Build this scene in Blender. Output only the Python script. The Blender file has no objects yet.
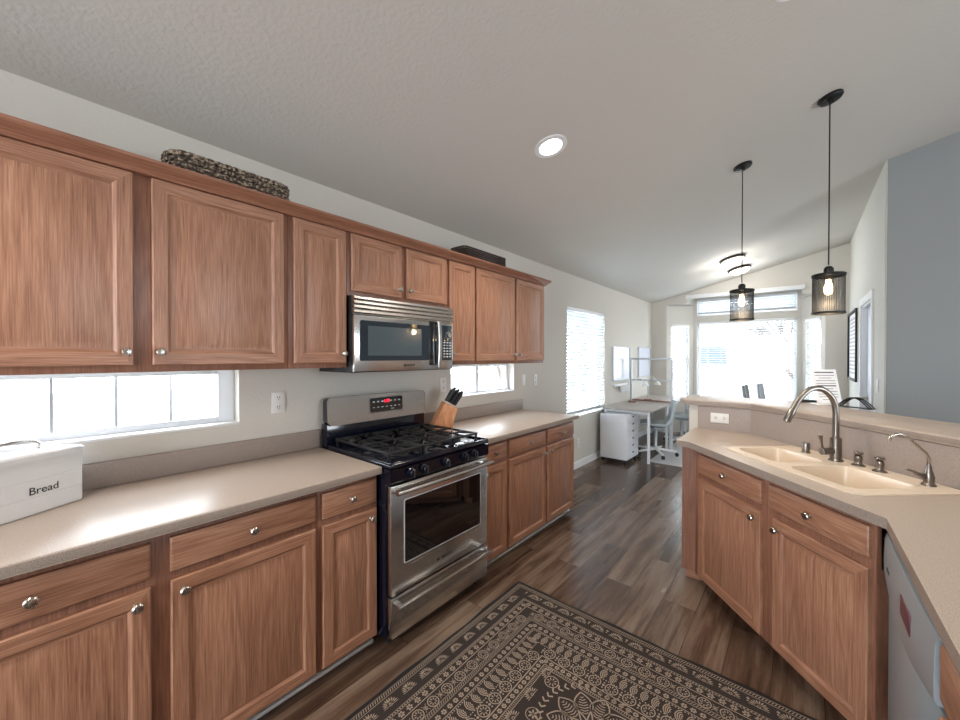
import bpy, bmesh, math, random
from mathutils import Vector, Matrix
random.seed(7)
PI = math.pi
D2R = math.radians
sc = bpy.context.scene
COL = sc.collection

# ------------------------------------------------------------------ camera
F_PX, YAW, PITCH = 378.06, 0.7027, -0.0084
cd = bpy.data.cameras.new('camera'); cam = bpy.data.objects.new('camera', cd); COL.objects.link(cam)
cd.sensor_fit = 'HORIZONTAL'; cd.sensor_width = 36; cd.lens = F_PX*36/960; cd.clip_start = .02; cd.clip_end = 200
cam.location = (2.2273, 0, 1.458); cam.rotation_euler = (PI/2+PITCH, 0, YAW)
sc.camera = cam
# ------------------------------------------------------------------ colour management
sc.view_settings.view_transform = 'Standard'; sc.view_settings.look = 'None'
sc.view_settings.gamma = 1; sc.view_settings.use_curve_mapping = False
sc.view_settings.exposure = 0.33
# ------------------------------------------------------------------ world
w = bpy.data.worlds.new('world'); sc.world = w; w.use_nodes = True
bg = w.node_tree.nodes['Background']; bg.inputs[0].default_value = (.86, .93, 1, 1); bg.inputs[1].default_value = 13
def area(name, loc, rot, sx, sy, p, col=(1, 1, 1)):
    l = bpy.data.lights.new(name, 'AREA'); l.shape = 'RECTANGLE'; l.size = sx; l.size_y = sy; l.energy = p; l.color = col
    o = bpy.data.objects.new(name, l); COL.objects.link(o); o.location = loc; o.rotation_euler = rot
    return o
# portals: they only tell the renderer where the sky's light enters
def portal(loc, rot, sx, sy):
    o = area('daylight_opening', loc, rot, sx, sy, 1); o.data.cycles.is_portal = True
portal((-.17, -.05, 1.25), (0, -PI/2, 0), .28, 1.48)
portal((-.17, 2.71, 1.25), (0, -PI/2, 0), .28, .91)
portal((-.17, 4.92, 1.38), (0, -PI/2, 0), 1.43, 1.21)
portal((1.4375, 8.47, 1.375), (-PI/2, 0, 0), 1.5, 1.51)
portal((1.4375, 8.47, 2.40), (-PI/2, 0, 0), 1.5, .31)
portal((.40, 8.16, 1.35), (-PI/2, 0, D2R(54)), .40, 1.46)
portal((2.44, 8.16, 1.35), (-PI/2, 0, D2R(-62)), .40, 1.46)
portal((7.12, 1.9, 1.35), (0, PI/2, 0), 1.9, 1.4)  # added opening in the unseen living room wall
portal((1.6, -3.32, 1.35), (PI/2, 0, 0), 1.4, 2.1)  # added rear opening behind the camera, extra daylight for the near end
area('near_fill_light', (2.6, -1.7, 2.9), (0, 0, 0), .6, .6, 30, (1, .90, .78))   # added fill lamp out of view behind the camera, brightens the near kitchen

# ------------------------------------------------------------------ materials
def new_mat(name):
    m = bpy.data.materials.new(name); m.use_nodes = True
    nt = m.node_tree; b = nt.nodes['Principled BSDF']
    return m, nt, b
def s2l(c):
    return tuple(((v/255)/12.92 if v/255 <= .04045 else ((v/255+.055)/1.055)**2.4) for v in c)+(1,)
def plain(name, col, rough=.5, metal=0, spec=.5, emit=0, coat=0):
    m, nt, b = new_mat(name); b.inputs['Base Color'].default_value = s2l(col)
    b.inputs['Roughness'].default_value = rough; b.inputs['Metallic'].default_value = metal
    b.inputs['Specular IOR Level'].default_value = spec; b.inputs['Coat Weight'].default_value = coat
    if emit: b.inputs['Emission Color'].default_value = s2l(col); b.inputs['Emission Strength'].default_value = emit
    return m
def N(nt, t, **k):
    n = nt.nodes.new(t)
    for a, v in k.items(): setattr(n, a, v)
    return n
def ramp(nt, stops):
    r = N(nt, 'ShaderNodeValToRGB'); e = r.color_ramp.elements
    while len(e) < len(stops): e.new(.5)
    for i, (p, c) in enumerate(stops): e[i].position = p; e[i].color = s2l(c)
    return r
def coords(nt, scale, rnd=True):
    tc = N(nt, 'ShaderNodeTexCoord'); mp = N(nt, 'ShaderNodeMapping'); mp.inputs['Scale'].default_value = scale
    if rnd:
        oi = N(nt, 'ShaderNodeObjectInfo'); mu = N(nt, 'ShaderNodeVectorMath', operation='SCALE')
        cb = N(nt, 'ShaderNodeCombineXYZ')
        for i in range(3): nt.links.new(oi.outputs['Random'], cb.inputs[i])
        nt.links.new(cb.outputs[0], mu.inputs[0]); mu.inputs['Scale'].default_value = 13
        ad = N(nt, 'ShaderNodeVectorMath', operation='ADD')
        nt.links.new(tc.outputs['Object'], ad.inputs[0]); nt.links.new(mu.outputs[0], ad.inputs[1])
        nt.links.new(ad.outputs[0], mp.inputs['Vector'])
    else: nt.links.new(tc.outputs['Object'], mp.inputs['Vector'])
    return mp
def bump(nt, b, src, strength, dist=.002):
    bp = N(nt, 'ShaderNodeBump'); bp.inputs['Strength'].default_value = strength; bp.inputs['Distance'].default_value = dist
    nt.links.new(src, bp.inputs['Height']); nt.links.new(bp.outputs[0], b.inputs['Normal'])
def oak(name, axis, dark=(112, 74, 56), mid=(154, 109, 85), light=(184, 140, 113), wave=.045):
    m, nt, b = new_mat(name); L = nt.links
    fine = [250, 250, 250]; fine[axis] = 7
    if axis != 1: fine[1] = 25
    big = [8, 8, 8]; big[axis] = .9
    mp = coords(nt, tuple(fine)); n1 = N(nt, 'ShaderNodeTexNoise'); n1.inputs['Scale'].default_value = 1; n1.inputs['Detail'].default_value = 5; n1.inputs['Roughness'].default_value = .65
    L.new(mp.outputs[0], n1.inputs['Vector'])
    mp2 = coords(nt, tuple(big)); n2 = N(nt, 'ShaderNodeTexNoise'); n2.inputs['Scale'].default_value = 1; n2.inputs['Detail'].default_value = 1.5; n2.inputs['Distortion'].default_value = .4
    L.new(mp2.outputs[0], n2.inputs['Vector'])
    mu = N(nt, 'ShaderNodeMath', operation='MULTIPLY'); L.new(n2.outputs[0], mu.inputs[0]); mu.inputs[1].default_value = 62
    sn = N(nt, 'ShaderNodeMath', operation='SINE'); L.new(mu.outputs[0], sn.inputs[0])
    m2 = N(nt, 'ShaderNodeMath', operation='MULTIPLY_ADD'); L.new(sn.outputs[0], m2.inputs[0]); m2.inputs[1].default_value = wave; 
    L.new(n1.outputs[0], m2.inputs[2])
    r = ramp(nt, [(.22, dark), (.48, mid), (.76, light)]); L.new(m2.outputs[0], r.inputs[0])
    L.new(r.outputs[0], b.inputs['Base Color']); b.inputs['Roughness'].default_value = .42
    bump(nt, b, m2.outputs[0], .10, .001)
    return m
def painted(name, col, scale=70, strength=.35, rough=.85):
    m, nt, b = new_mat(name); mp = coords(nt, (1, 1, 1), False)
    n = N(nt, 'ShaderNodeTexNoise'); n.inputs['Scale'].default_value = scale; n.inputs['Detail'].default_value = 3
    nt.links.new(mp.outputs[0], n.inputs['Vector'])
    b.inputs['Base Color'].default_value = s2l(col); b.inputs['Roughness'].default_value = rough
    bump(nt, b, n.outputs[0], strength, .004)
    return m
def speckled(name, c1, c2, rough=.3, scale=420):
    m, nt, b = new_mat(name); mp = coords(nt, (1, 1, 1), False)
    n = N(nt, 'ShaderNodeTexNoise'); n.inputs['Scale'].default_value = scale; n.inputs['Detail'].default_value = 2
    nt.links.new(mp.outputs[0], n.inputs['Vector'])
    r = ramp(nt, [(.36, c1), (.55, c2)]); nt.links.new(n.outputs[0], r.inputs[0]); nt.links.new(r.outputs[0], b.inputs['Base Color'])
    b.inputs['Roughness'].default_value = rough; b.inputs['Specular IOR Level'].default_value = .3
    return m
def steel(name, axis=0, col=(182, 180, 178), rough=.3):
    m, nt, b = new_mat(name); s = [500, 500, 500]; s[axis] = 4
    mp = coords(nt, tuple(s)); n = N(nt, 'ShaderNodeTexNoise'); n.inputs['Scale'].default_value = 1; n.inputs['Detail'].default_value = 2
    nt.links.new(mp.outputs[0], n.inputs['Vector'])
    mr = N(nt, 'ShaderNodeMapRange'); mr.inputs['To Min'].default_value = rough-.07; mr.inputs['To Max'].default_value = rough+.1
    nt.links.new(n.outputs[0], mr.inputs[0]); nt.links.new(mr.outputs[0], b.inputs['Roughness'])
    b.inputs['Base Color'].default_value = s2l(col); b.inputs['Metallic'].default_value = 1
    return m
def plank_floor():
    m, nt, b = new_mat('plank_floor'); L = nt.links
    tc = N(nt, 'ShaderNodeTexCoord'); mp = N(nt, 'ShaderNodeMapping'); mp.inputs['Rotation'].default_value = (0, 0, PI/2)
    L.new(tc.outputs['Object'], mp.inputs['Vector'])
    br = N(nt, 'ShaderNodeTexBrick'); br.offset = .37; br.offset_frequency = 2
    for k, v in (('Scale', 1), ('Mortar Size', .0012), ('Mortar Smooth', .1), ('Bias', 0), ('Brick Width', 1.22), ('Row Height', .178)): br.inputs[k].default_value = v
    br.inputs['Color1'].default_value = (0, 0, 0, 1); br.inputs['Color2'].default_value = (1, 1, 1, 1); br.inputs['Mortar'].default_value = (.5, .5, .5, 1)
    L.new(mp.outputs[0], br.inputs['Vector'])
    m3 = N(nt, 'ShaderNodeMapping'); m3.inputs['Scale'].default_value = (18, 1.3, 1)
    L.new(tc.outputs['Object'], m3.inputs['Vector'])
    # shift grain per plank
    ad = N(nt, 'ShaderNodeVectorMath', operation='ADD'); sc_ = N(nt, 'ShaderNodeVectorMath', operation='SCALE'); sc_.inputs['Scale'].default_value = 37
    L.new(br.outputs['Color'], sc_.inputs[0]); L.new(m3.outputs[0], ad.inputs[0]); L.new(sc_.outputs[0], ad.inputs[1])
    n = N(nt, 'ShaderNodeTexNoise'); n.inputs['Scale'].default_value = 1; n.inputs['Detail'].default_value = 6; n.inputs['Roughness'].default_value = .62; n.inputs['Distortion'].default_value = .4
    L.new(ad.outputs[0], n.inputs['Vector'])
    m4 = N(nt, 'ShaderNodeMapping'); m4.inputs['Scale'].default_value = (5, 1.6, 1); L.new(tc.outputs['Object'], m4.inputs['Vector'])
    ad2 = N(nt, 'ShaderNodeVectorMath', operation='ADD'); L.new(m4.outputs[0], ad2.inputs[0]); L.new(sc_.outputs[0], ad2.inputs[1])
    n2 = N(nt, 'ShaderNodeTexNoise'); n2.inputs['Scale'].default_value = 1; n2.inputs['Detail'].default_value = 4
    L.new(ad2.outputs[0], n2.inputs['Vector'])
    a = N(nt, 'ShaderNodeMath', operation='MULTIPLY_ADD'); L.new(n2.outputs[0], a.inputs[0]); a.inputs[1].default_value = .55; L.new(n.outputs[0], a.inputs[2])
    bw = N(nt, 'ShaderNodeMath', operation='MULTIPLY_ADD'); L.new(br.outputs['Color'], bw.inputs[0]); bw.inputs[1].default_value = .26; L.new(a.outputs[0], bw.inputs[2])
    r = ramp(nt, [(.44, (40, 30, 26)), (.62, (64, 48, 39)), (.78, (90, 71, 58)), (.95, (124, 106, 92))]); 
    mr = N(nt, 'ShaderNodeMapRange'); mr.inputs['From Max'].default_value = 1.15; L.new(bw.outputs[0], mr.inputs[0])
    L.new(mr.outputs[0], r.inputs[0])
    mx = N(nt, 'ShaderNodeMixRGB'); mx.inputs[2].default_value = s2l((42, 36, 33)); L.new(br.outputs['Fac'], mx.inputs[0]); L.new(r.outputs[0], mx.inputs[1])
    L.new(mx.outputs[0], b.inputs['Base Color'])
    rr = N(nt, 'ShaderNodeMapRange'); rr.inputs['To Min'].default_value = .16; rr.inputs['To Max'].default_value = .32; L.new(n.outputs[0], rr.inputs[0]); L.new(rr.outputs[0], b.inputs['Roughness'])
    bump(nt, b, n.outputs[0], .12, .0015)
    return m
M = {}
M['oakV'] = oak('oak_vertical', 2); M['oakH'] = oak('oak_horizontal', 0, wave=.06)
M['oakD'] = oak('oak_frame', 2, (100, 64, 50), (132, 90, 70), (158, 112, 90))
M['wall'] = painted('wall_paint', (208, 204, 196)); M['ceil'] = painted('ceiling_paint', (206, 202, 195), 55, .6)
M['greywall'] = painted('grey_paint', (150, 154, 155)); M['trim'] = plain('white_trim', (235, 236, 238), .35)
M['vinyl'] = plain('white_vinyl', (228, 232, 236), .3)
M['floor'] = plank_floor()
M['counter'] = speckled('speckled_counter', (160, 147, 137), (190, 176, 164), .32)
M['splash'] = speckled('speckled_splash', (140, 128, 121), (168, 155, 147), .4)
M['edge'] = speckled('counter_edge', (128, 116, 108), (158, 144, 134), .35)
M['steelH'] = steel('brushed_steel', 0, (196, 194, 192), .22); M['steelV'] = steel('brushed_steel_v', 2, (170, 168, 166), .28)
M['nickel'] = steel('nickel', 2, (176, 170, 162), .26); M['darknickel'] = steel('dark_nickel', 2, (138, 132, 126), .28)
M['black'] = plain('black_enamel', (10, 14, 28), .14, coat=.2); M['blackmat'] = plain('black_matt', (22, 22, 24), .55)
M['iron'] = plain('cast_iron', (28, 28, 30), .42); M['bglass'] = plain('black_glass', (8, 10, 14), .04, coat=1)
M['mwglass'] = plain('microwave_glass', (26, 36, 46), .06, coat=1)
M['mwinner'] = plain('microwave_screen', (72, 82, 88), .15, coat=1)
M['white'] = plain('white_lacquer', (232, 234, 238), .3); M['cream'] = plain('cream_sink', (232, 216, 196), .22)
M['plate'] = plain('white_plastic', (226, 224, 220), .35); M['slot'] = plain('dark_slot', (60, 58, 56), .6)
M['enamelbox'] = plain('white_enamel_tin', (226, 228, 230), .28); M['ink'] = plain('black_ink', (24, 24, 26), .6)
M['red'] = plain('red_digits', (255, 40, 60), .5, emit=3); M['silverink'] = plain('silver_print', (200, 204, 208), .4)
M['bronze'] = plain('dark_bronze', (34, 28, 26), .4, .6); M['blackmetal'] = plain('black_metal', (16, 16, 17), .45, .3)
M['bulb'] = plain('lit_glass', (255, 214, 150), .3, emit=9); M['filament'] = plain('filament', (255, 190, 100), .3, emit=60)
M['dome'] = plain('lit_dome', (255, 243, 226), .4, emit=1.6); M['can'] = plain('lit_can', (255, 246, 232), .4, emit=7)
M['block'] = oak('block_wood', 2, (150, 96, 62), (190, 132, 92), (212, 158, 118))
M['desk'] = plain('pale_desktop', (184, 176, 170), .35); M['shell'] = plain('pale_shell', (202, 212, 216), .4)
M['greyshell'] = plain('grey_shell', (120, 124, 126), .45); M['tire'] = plain('caster_black', (30, 30, 32), .5)
M['board'] = plain('whiteboard', (224, 228, 240), .18); M['alu'] = plain('aluminium', (176, 180, 184), .35, .7)
M['slat'] = plain('slat_white', (206, 214, 218), .5); M['paper'] = plain('paper', (240, 240, 242), .7); M['dw'] = plain('dishwasher_grey', (160, 173, 180), .32, .35)
M['lamp'] = plain('lamp_white', (226, 230, 232), .35); M['woodbase'] = plain('brown_base', (132, 96, 80), .5)
M['darkwin'] = plain('far_window', (52, 66, 82), .2); M['siding'] = plain('far_siding', (186, 190, 194), .8)
M['roofing'] = plain('far_roof', (120, 122, 126), .9); M['bark'] = plain('bark', (92, 84, 80), .9); M['gravel'] = painted('gravel', (112, 114, 112), 8, .5)
M['rug'] = painted('rug_brown', (50, 41, 38), 500, .8, .95); M['ruglight'] = painted('rug_beige', (166, 150, 135), 500, .8, .95)
M['rugedge'] = plain('rug_edge', (20, 19, 22), .9); M['mat'] = painted('pale_rug', (190, 192, 194), 300, .6, .95)
def glass_mat():
    m = bpy.data.materials.new('window_glass'); m.use_nodes = True; nt = m.node_tree
    nt.nodes.remove(nt.nodes['Principled BSDF']); t = N(nt, 'ShaderNodeBsdfTransparent'); g = N(nt, 'ShaderNodeBsdfGlossy'); g.inputs['Roughness'].default_value = .02
    mx = N(nt, 'ShaderNodeMixShader'); mx.inputs[0].default_value = .06
    nt.links.new(t.outputs[0], mx.inputs[1]); nt.links.new(g.outputs[0], mx.inputs[2]); nt.links.new(mx.outputs[0], nt.nodes['Material Output'].inputs[0])
    return m
M['glass'] = glass_mat()
def woven_mat():
    m, nt, b = new_mat('woven_fibre'); mp = coords(nt, (60, 60, 60), False)
    n = N(nt, 'ShaderNodeTexNoise'); n.inputs['Scale'].default_value = 1.4; nt.links.new(mp.outputs[0], n.inputs['Vector'])
    r = ramp(nt, [(.38, (44, 36, 32)), (.5, (96, 82, 70)), (.62, (176, 158, 136))]); nt.links.new(n.outputs[0], r.inputs[0]); nt.links.new(r.outputs[0], b.inputs['Base Color'])
    b.inputs['Roughness'].default_value = .7; return m
M['woven'] = woven_mat()
M['wovendark'] = plain('dark_rattan', (44, 34, 32), .6)

# ------------------------------------------------------------------ mesh helpers
class MB:
    def __init__(s): s.bm = bmesh.new()
    def box(s, x0, x1, y0, y1, z0, z1, mi=0, bev=0, seg=2, T=None):
        vs = [s.bm.verts.new((x, y, z)) for x in (x0, x1) for y in (y0, y1) for z in (z0, z1)]
        fs = [s.bm.faces.new([vs[i] for i in q]) for q in ((0, 1, 3, 2), (4, 6, 7, 5), (0, 4, 5, 1), (2, 3, 7, 6), (0, 2, 6, 4), (1, 5, 7, 3))]
        for f in fs: f.material_index = mi
        vv = vs
        if bev > 0:
            es = list({e for f in fs for e in f.edges})
            r = bmesh.ops.bevel(s.bm, geom=es, offset=bev, segments=seg, profile=.5, affect='EDGES')
            vv = list({v for f in r['faces'] for v in f.verts} | {v for v in vs if v.is_valid})
            for f in r['faces']: f.material_index = mi
        if T is not None: bmesh.ops.transform(s.bm, matrix=T, verts=[v for v in vv if v.is_valid])
        return s
    def loft(s, loops, mi=0, cap0=True, cap1=True, closed=True):
        L = [[s.bm.verts.new(p) for p in lp] for lp in loops]
        for a, b in zip(L, L[1:]):
            n = len(a)
            for i in range(n if closed else n-1):
                j = (i+1) % n
                f = s.bm.faces.new((a[i], a[j], b[j], b[i])); f.material_index = mi
        if cap0: f = s.bm.faces.new(L[0][::-1]); f.material_index = mi
        if cap1: f = s.bm.faces.new(L[-1]); f.material_index = mi
        return s
    def tube(s, pts, r, n=10, mi=0, caps=True):
        pts = [Vector(p) for p in pts]; rs = r if isinstance(r, (list, tuple)) else [r]*len(pts)
        up = None; loops = []
        for i, p in enumerate(pts):
            t = (pts[min(i+1, len(pts)-1)]-pts[max(i-1, 0)]).normalized()
            if up is None:
                a = Vector((0, 0, 1)) if abs(t.z) < .9 else Vector((1, 0, 0)); up = (a-t*a.dot(t)).normalized()
            else: up = (up-t*up.dot(t)).normalized()
            sd = t.cross(up)
            loops.append([p+(up*math.cos(2*PI*k/n)+sd*math.sin(2*PI*k/n))*rs[i] for k in range(n)])
        return s.loft(loops, mi, caps, caps)
    def lathe(s, prof, c=(0, 0, 0), n=24, mi=0, axis=(0, 0, 1), caps=True):
        ax = Vector(axis).normalized(); q = Vector((0, 0, 1)).rotation_difference(ax); c = Vector(c)
        return s.loft([[c+q @ Vector((r*math.cos(2*PI*k/n), r*math.sin(2*PI*k/n), z)) for k in range(n)] for r, z in prof], mi, caps, caps)
    def prism(s, poly, z0, z1, mi=0, holes=(), side=None, bev=0):
        side = mi if side is None else side; allf = []
        tops = []; 
        for z, flip in ((z1, False), (z0, True)):
            edges = []; rings = []
            for lp in [poly]+list(holes):
                vs = [s.bm.verts.new((p[0], p[1], z)) for p in lp]; rings.append(vs)
                edges += [s.bm.edges.new((vs[i], vs[(i+1) % len(vs)])) for i in range(len(vs))]
            if holes: g = [f for f in bmesh.ops.triangle_fill(s.bm, edges=edges, use_beauty=True, use_dissolve=False)['geom'] if isinstance(f, bmesh.types.BMFace)]
            else: g = [s.bm.faces.new(rings[0])]
            for f in g: f.material_index = mi
            allf += g; tops.append((rings, edges))
        for ra, rb in zip(tops[0][0], tops[1][0]):
            for i in range(len(ra)):
                j = (i+1) % len(ra); f = s.bm.faces.new((ra[i], rb[i], rb[j], ra[j])); f.material_index = side; allf.append(f)
        bmesh.ops.recalc_face_normals(s.bm, faces=allf)
        if bev:
            es = tops[0][1][:len(poly)]+tops[1][1][:len(poly)]
            bmesh.ops.bevel(s.bm, geom=[e for e in es if e.is_valid], offset=bev, segments=3, profile=.5, affect='EDGES')
        return s
    def xf(s, Mx): bmesh.ops.transform(s.bm, matrix=Mx, verts=s.bm.verts[:]); return s
    def build(s, name, mats, parent=None, loc=(0, 0, 0), rotz=0, keepn=False, rot=None):
        if not keepn: bmesh.ops.recalc_face_normals(s.bm, faces=s.bm.faces[:])
        me = bpy.data.meshes.new(name)
        for f in s.bm.faces: f.smooth = True
        s.bm.to_mesh(me); s.bm.free()
        for m in (mats if isinstance(mats, (list, tuple)) else [mats]): me.materials.append(M[m] if isinstance(m, str) else m)
        me.set_sharp_from_angle(angle=D2R(32))
        o = bpy.data.objects.new(name, me); COL.objects.link(o)
        o.location = loc; o.rotation_euler = rot if rot else (0, 0, rotz)
        if parent: o.parent = parent
        return o
def tag(o, label, cat, group=None, kind=None):
    o['label'] = label; o['category'] = cat
    if group: o['group'] = group
    if kind: o['kind'] = kind
    return o
def thing(name, label, cat, loc=(0, 0, 0), rotz=0, group=None):
    o = bpy.data.objects.new(name, None); COL.objects.link(o); o.location = loc; o.rotation_euler = (0, 0, rotz); o.empty_display_size = .1
    return tag(o, label, cat, group)
def struct(o, label=None):
    o['kind'] = 'structure'
    if label: o['label'] = label
    return o
def text_part(name, txt, size, mat, parent, loc, depth=.0006, rot=(PI/2, 0, 0), bold=0):
    cu = bpy.data.curves.new('lettering', 'FONT'); cu.body = txt; cu.size = size; cu.extrude = depth/2; cu.align_x = 'CENTER'; cu.align_y = 'CENTER'; cu.offset = bold
    t = bpy.data.objects.new('lettering', cu); COL.objects.link(t)
    dg = bpy.context.evaluated_depsgraph_get(); dg.update()
    me = bpy.data.meshes.new_from_object(t.evaluated_get(dg)); bpy.data.objects.remove(t); bpy.data.curves.remove(cu)
    me.materials.clear(); me.materials.append(M[mat])
    o = bpy.data.objects.new(name, me); COL.objects.link(o); o.parent = parent; o.location = loc; o.rotation_euler = rot
    return o
def rrect(x0, x1, y0, y1, r, n=5):
    out = []
    for cx, cy, a in ((x1-r, y1-r, 0), (x0+r, y1-r, 90), (x0+r, y0+r, 180), (x1-r, y0+r, 270)):
        for k in range(n+1):
            t = D2R(a+90*k/n); out.append((cx+r*math.cos(t), cy+r*math.sin(t)))
    return out
def copy_thing(root, loc, rotz, label, group=None):
    r = root.copy(); COL.objects.link(r); r.location = loc; r.rotation_euler = (0, 0, rotz); r['label'] = label
    if group: r['group'] = group
    for ch in list(root.children):
        c = ch.copy(); COL.objects.link(c); c.parent = r
        for g in ch.children:
            d = g.copy(); COL.objects.link(d); d.parent = c
    return r

# ================================================================== ROOM
H0, MS = 2.505, .2318              # wall height at the left wall, slope of the ceiling
YF = 7.853; XW = 2.783; YG = 4.766; YB = -3.2; XR = 7.0
def cz(x): return H0+MS*x
def wall_x(name, x, thick, y0, y1, ztop, holes, mat, revmat='trim'):
    # wall standing in the plane x with rectangular holes (ya, yb, za, zb); outer face at x, body towards x-thick
    b = MB(); ys = sorted({y0, y1}|{h[0] for h in holes}|{h[1] for h in holes})
    for a, c in zip(ys, ys[1:]):
        hs = sorted([h for h in holes if h[0] <= a+1e-6 and h[1] >= c-1e-6], key=lambda h: h[2])
        z = 0
        for h in hs:
            if h[2] > z: b.box(x-thick, x, a, c, z, h[2])
            z = h[3]
        b.box(x-thick, x, a, c, z, ztop)
    return struct(b.build(name, mat))
W1 = (-.79, .69, 1.108, 1.392); W2 = (2.255, 3.166, 1.11, 1.392); W3 = (4.312, 5.52, .67, 2.10)
wall_x('wall_left', 0, .16, YB, YF+.1, H0, [W1, W2, W3], 'wall')
fl = MB().box(-.16, XR, YB, 8.6, -.1, 0).build('floor', 'floor'); struct(fl)
# ceiling: one long slope up to the ridge and a second one down beyond it
XRG = 4.0
cb = MB()
for (xa, xb) in ((-.16, XRG),):
    cb.loft([[(xa, y, cz(xa)), (xb, y, cz(xb)), (xb, y, cz(xb)+.12), (xa, y, cz(xa)+.12)] for y in (YB, YF+.1)])
cb.loft([[(XRG, y, cz(XRG)), (XR, y, cz(XRG)-MS*(XR-XRG)), (XR, y, cz(XRG)-MS*(XR-XRG)+.12), (XRG, y, cz(XRG)+.12)] for y in (YB, YF+.1)])
struct(cb.build('ceiling', 'ceil'))
# far gable wall with the bay opening
OX0, OX1 = .27, 2.52; CX0, CX1 = .63, 2.25; ZW, ZC = 2.45, 2.55
fw = MB()
def xz_prism(b, poly, y0, y1, mi=0): b.loft([[(p[0], y, p[1]) for p in poly] for y in (y0, y1)], mi)
xz_prism(fw, [(0, 0), (OX0, 0), (OX0, cz(OX0)), (0, cz(0))], YF, YF+.1)
xz_prism(fw, [(OX0, ZW), (CX0, ZW), (CX0, cz(CX0)), (OX0, cz(OX0))], YF, YF+.1)
xz_prism(fw, [(CX0, ZC), (CX1, ZC), (CX1, cz(CX1)), (CX0, cz(CX0))], YF, YF+.1)
xz_prism(fw, [(CX1, ZW), (OX1, ZW), (OX1, cz(OX1)), (CX1, cz(CX1))], YF, YF+.1)
xz_prism(fw, [(OX1, 0), (XW+.1, 0), (XW+.1, cz(XW+.1)), (OX1, cz(OX1))], YF, YF+.1)
struct(fw.build('wall_far', 'wall'))
tb = MB(); tb.box(CX0-.03, CX1+.03, YF-.035, YF+.02, ZC-.02, ZC+.045, bev=.004)
struct(tb.build('trim_1', 'trim'))
# right hand wall of the dining end, with the doorway, and the grey wall returning to the right
DY0, DY1, DZ = 5.46, 6.33, 2.05
b = MB()
b.loft([[(x, YG, 0), (x, DY0, 0), (x, DY0, cz(x)), (x, YG, cz(x))] for x in (XW, XW+.12)])
b.loft([[(x, DY1, 0), (x, YF+.1, 0), (x, YF+.1, cz(x)), (x, DY1, cz(x))] for x in (XW, XW+.12)])
b.loft([[(x, DY0, DZ), (x, DY1, DZ), (x, DY1, cz(x)), (x, DY0, cz(x))] for x in (XW, XW+.12)])
struct(b.build('wall_right', painted('white_paint', (222, 222, 216))))
b = MB(); xz_prism(b, [(XW+.012, 0), (XR, 0), (XR, cz(XRG)-MS*(XR-XRG)), (XRG, cz(XRG)), (XW+.012, cz(XW+.012))], YG-.012, YG+.1)
struct(b.build('wall_grey', 'greywall'))
b = MB(); b.box(XR, XR+.1, YB, YG+.1, 0, .4); b.box(XR, XR+.1, YB, YG+.1, 2.3, 3.4); b.box(XR, XR+.1, YB, 1.2, .4, 2.3); b.box(XR, XR+.1, 2.6, YG+.1, .4, 2.3)  # unseen wall; its window gap is added to let side daylight in
struct(b.build('wall_living_room', 'wall'))
b = MB(); b.box(-.16, .9, YB-.1, YB, 0, 3.4); b.box(2.3, XR, YB-.1, YB, 0, 3.5); b.box(.9, 2.3, YB-.1, YB, 2.4, 3.5); b.box(.9, 2.3, YB-.1, YB, 0, .3)  # unseen wall; the gap is put in so daylight reaches the near kitchen
struct(b.build('wall_rear', 'wall'))
# bay
BY = 8.36
def bay_wall(name, p, q, z0, z1, hole=None, mat='wall'):
    p = Vector(p); q = Vector(q); d = (q-p); L = d.length; ang = math.atan2(d.y, d.x)
    b = MB()
    if hole:
        a, c, e, f = hole
        b.box(0, a, 0, .1, z0, z1); b.box(c, L, 0, .1, z0, z1); b.box(a, c, 0, .1, z0, e); b.box(a, c, 0, .1, f, z1)
    else: b.box(0, L, 0, .1, z0, z1)
    return b, (p.x, p.y, 0), ang, L
bw_ = []
for p, q in (((OX0, YF+.0), (CX0, BY)), ((CX1, BY), (OX1, YF+.0))):
    L = (Vector(q)-Vector(p)).length
    b, loc, ang, L = bay_wall('wall_bay', p, q, 0, ZW+.02, (.10, L-.1, .62, 2.08))
    o = b.build('wall_bay', 'wall', loc=loc, rotz=ang); struct(o); bw_.append((loc, ang, L))
b = MB(); b.box(CX0, .69, BY, BY+.1, 0, 2.68); b.box(2.185, CX1, BY, BY+.1, 0, 2.68)
b.box(.69, 2.185, BY, BY+.1, 0, .62); b.box(.69, 2.185, BY, BY+.1, 2.13, 2.25); b.box(.69, 2.185, BY, BY+.1, 2.56, 2.68)
struct(b.build('wall_bay', 'wall'))
b = MB(); b.prism([(OX0, YF+.1), (CX0, YF+.1), (CX0, BY)], ZW, ZW+.05); b.prism([(CX1, YF+.1), (OX1, YF+.1), (CX1, BY)], ZW, ZW+.05)
b.box(CX0, CX1, YF+.1, BY, 2.64, 2.70); b.box(CX0-.02, CX0-.0005, YF+.1, BY+.05, ZW+.0505, 2.7); b.box(CX1+.0005, CX1+.02, YF+.1, BY+.05, ZW+.0505, 2.7)
struct(b.build('ceiling_bay', 'wall'))

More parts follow.
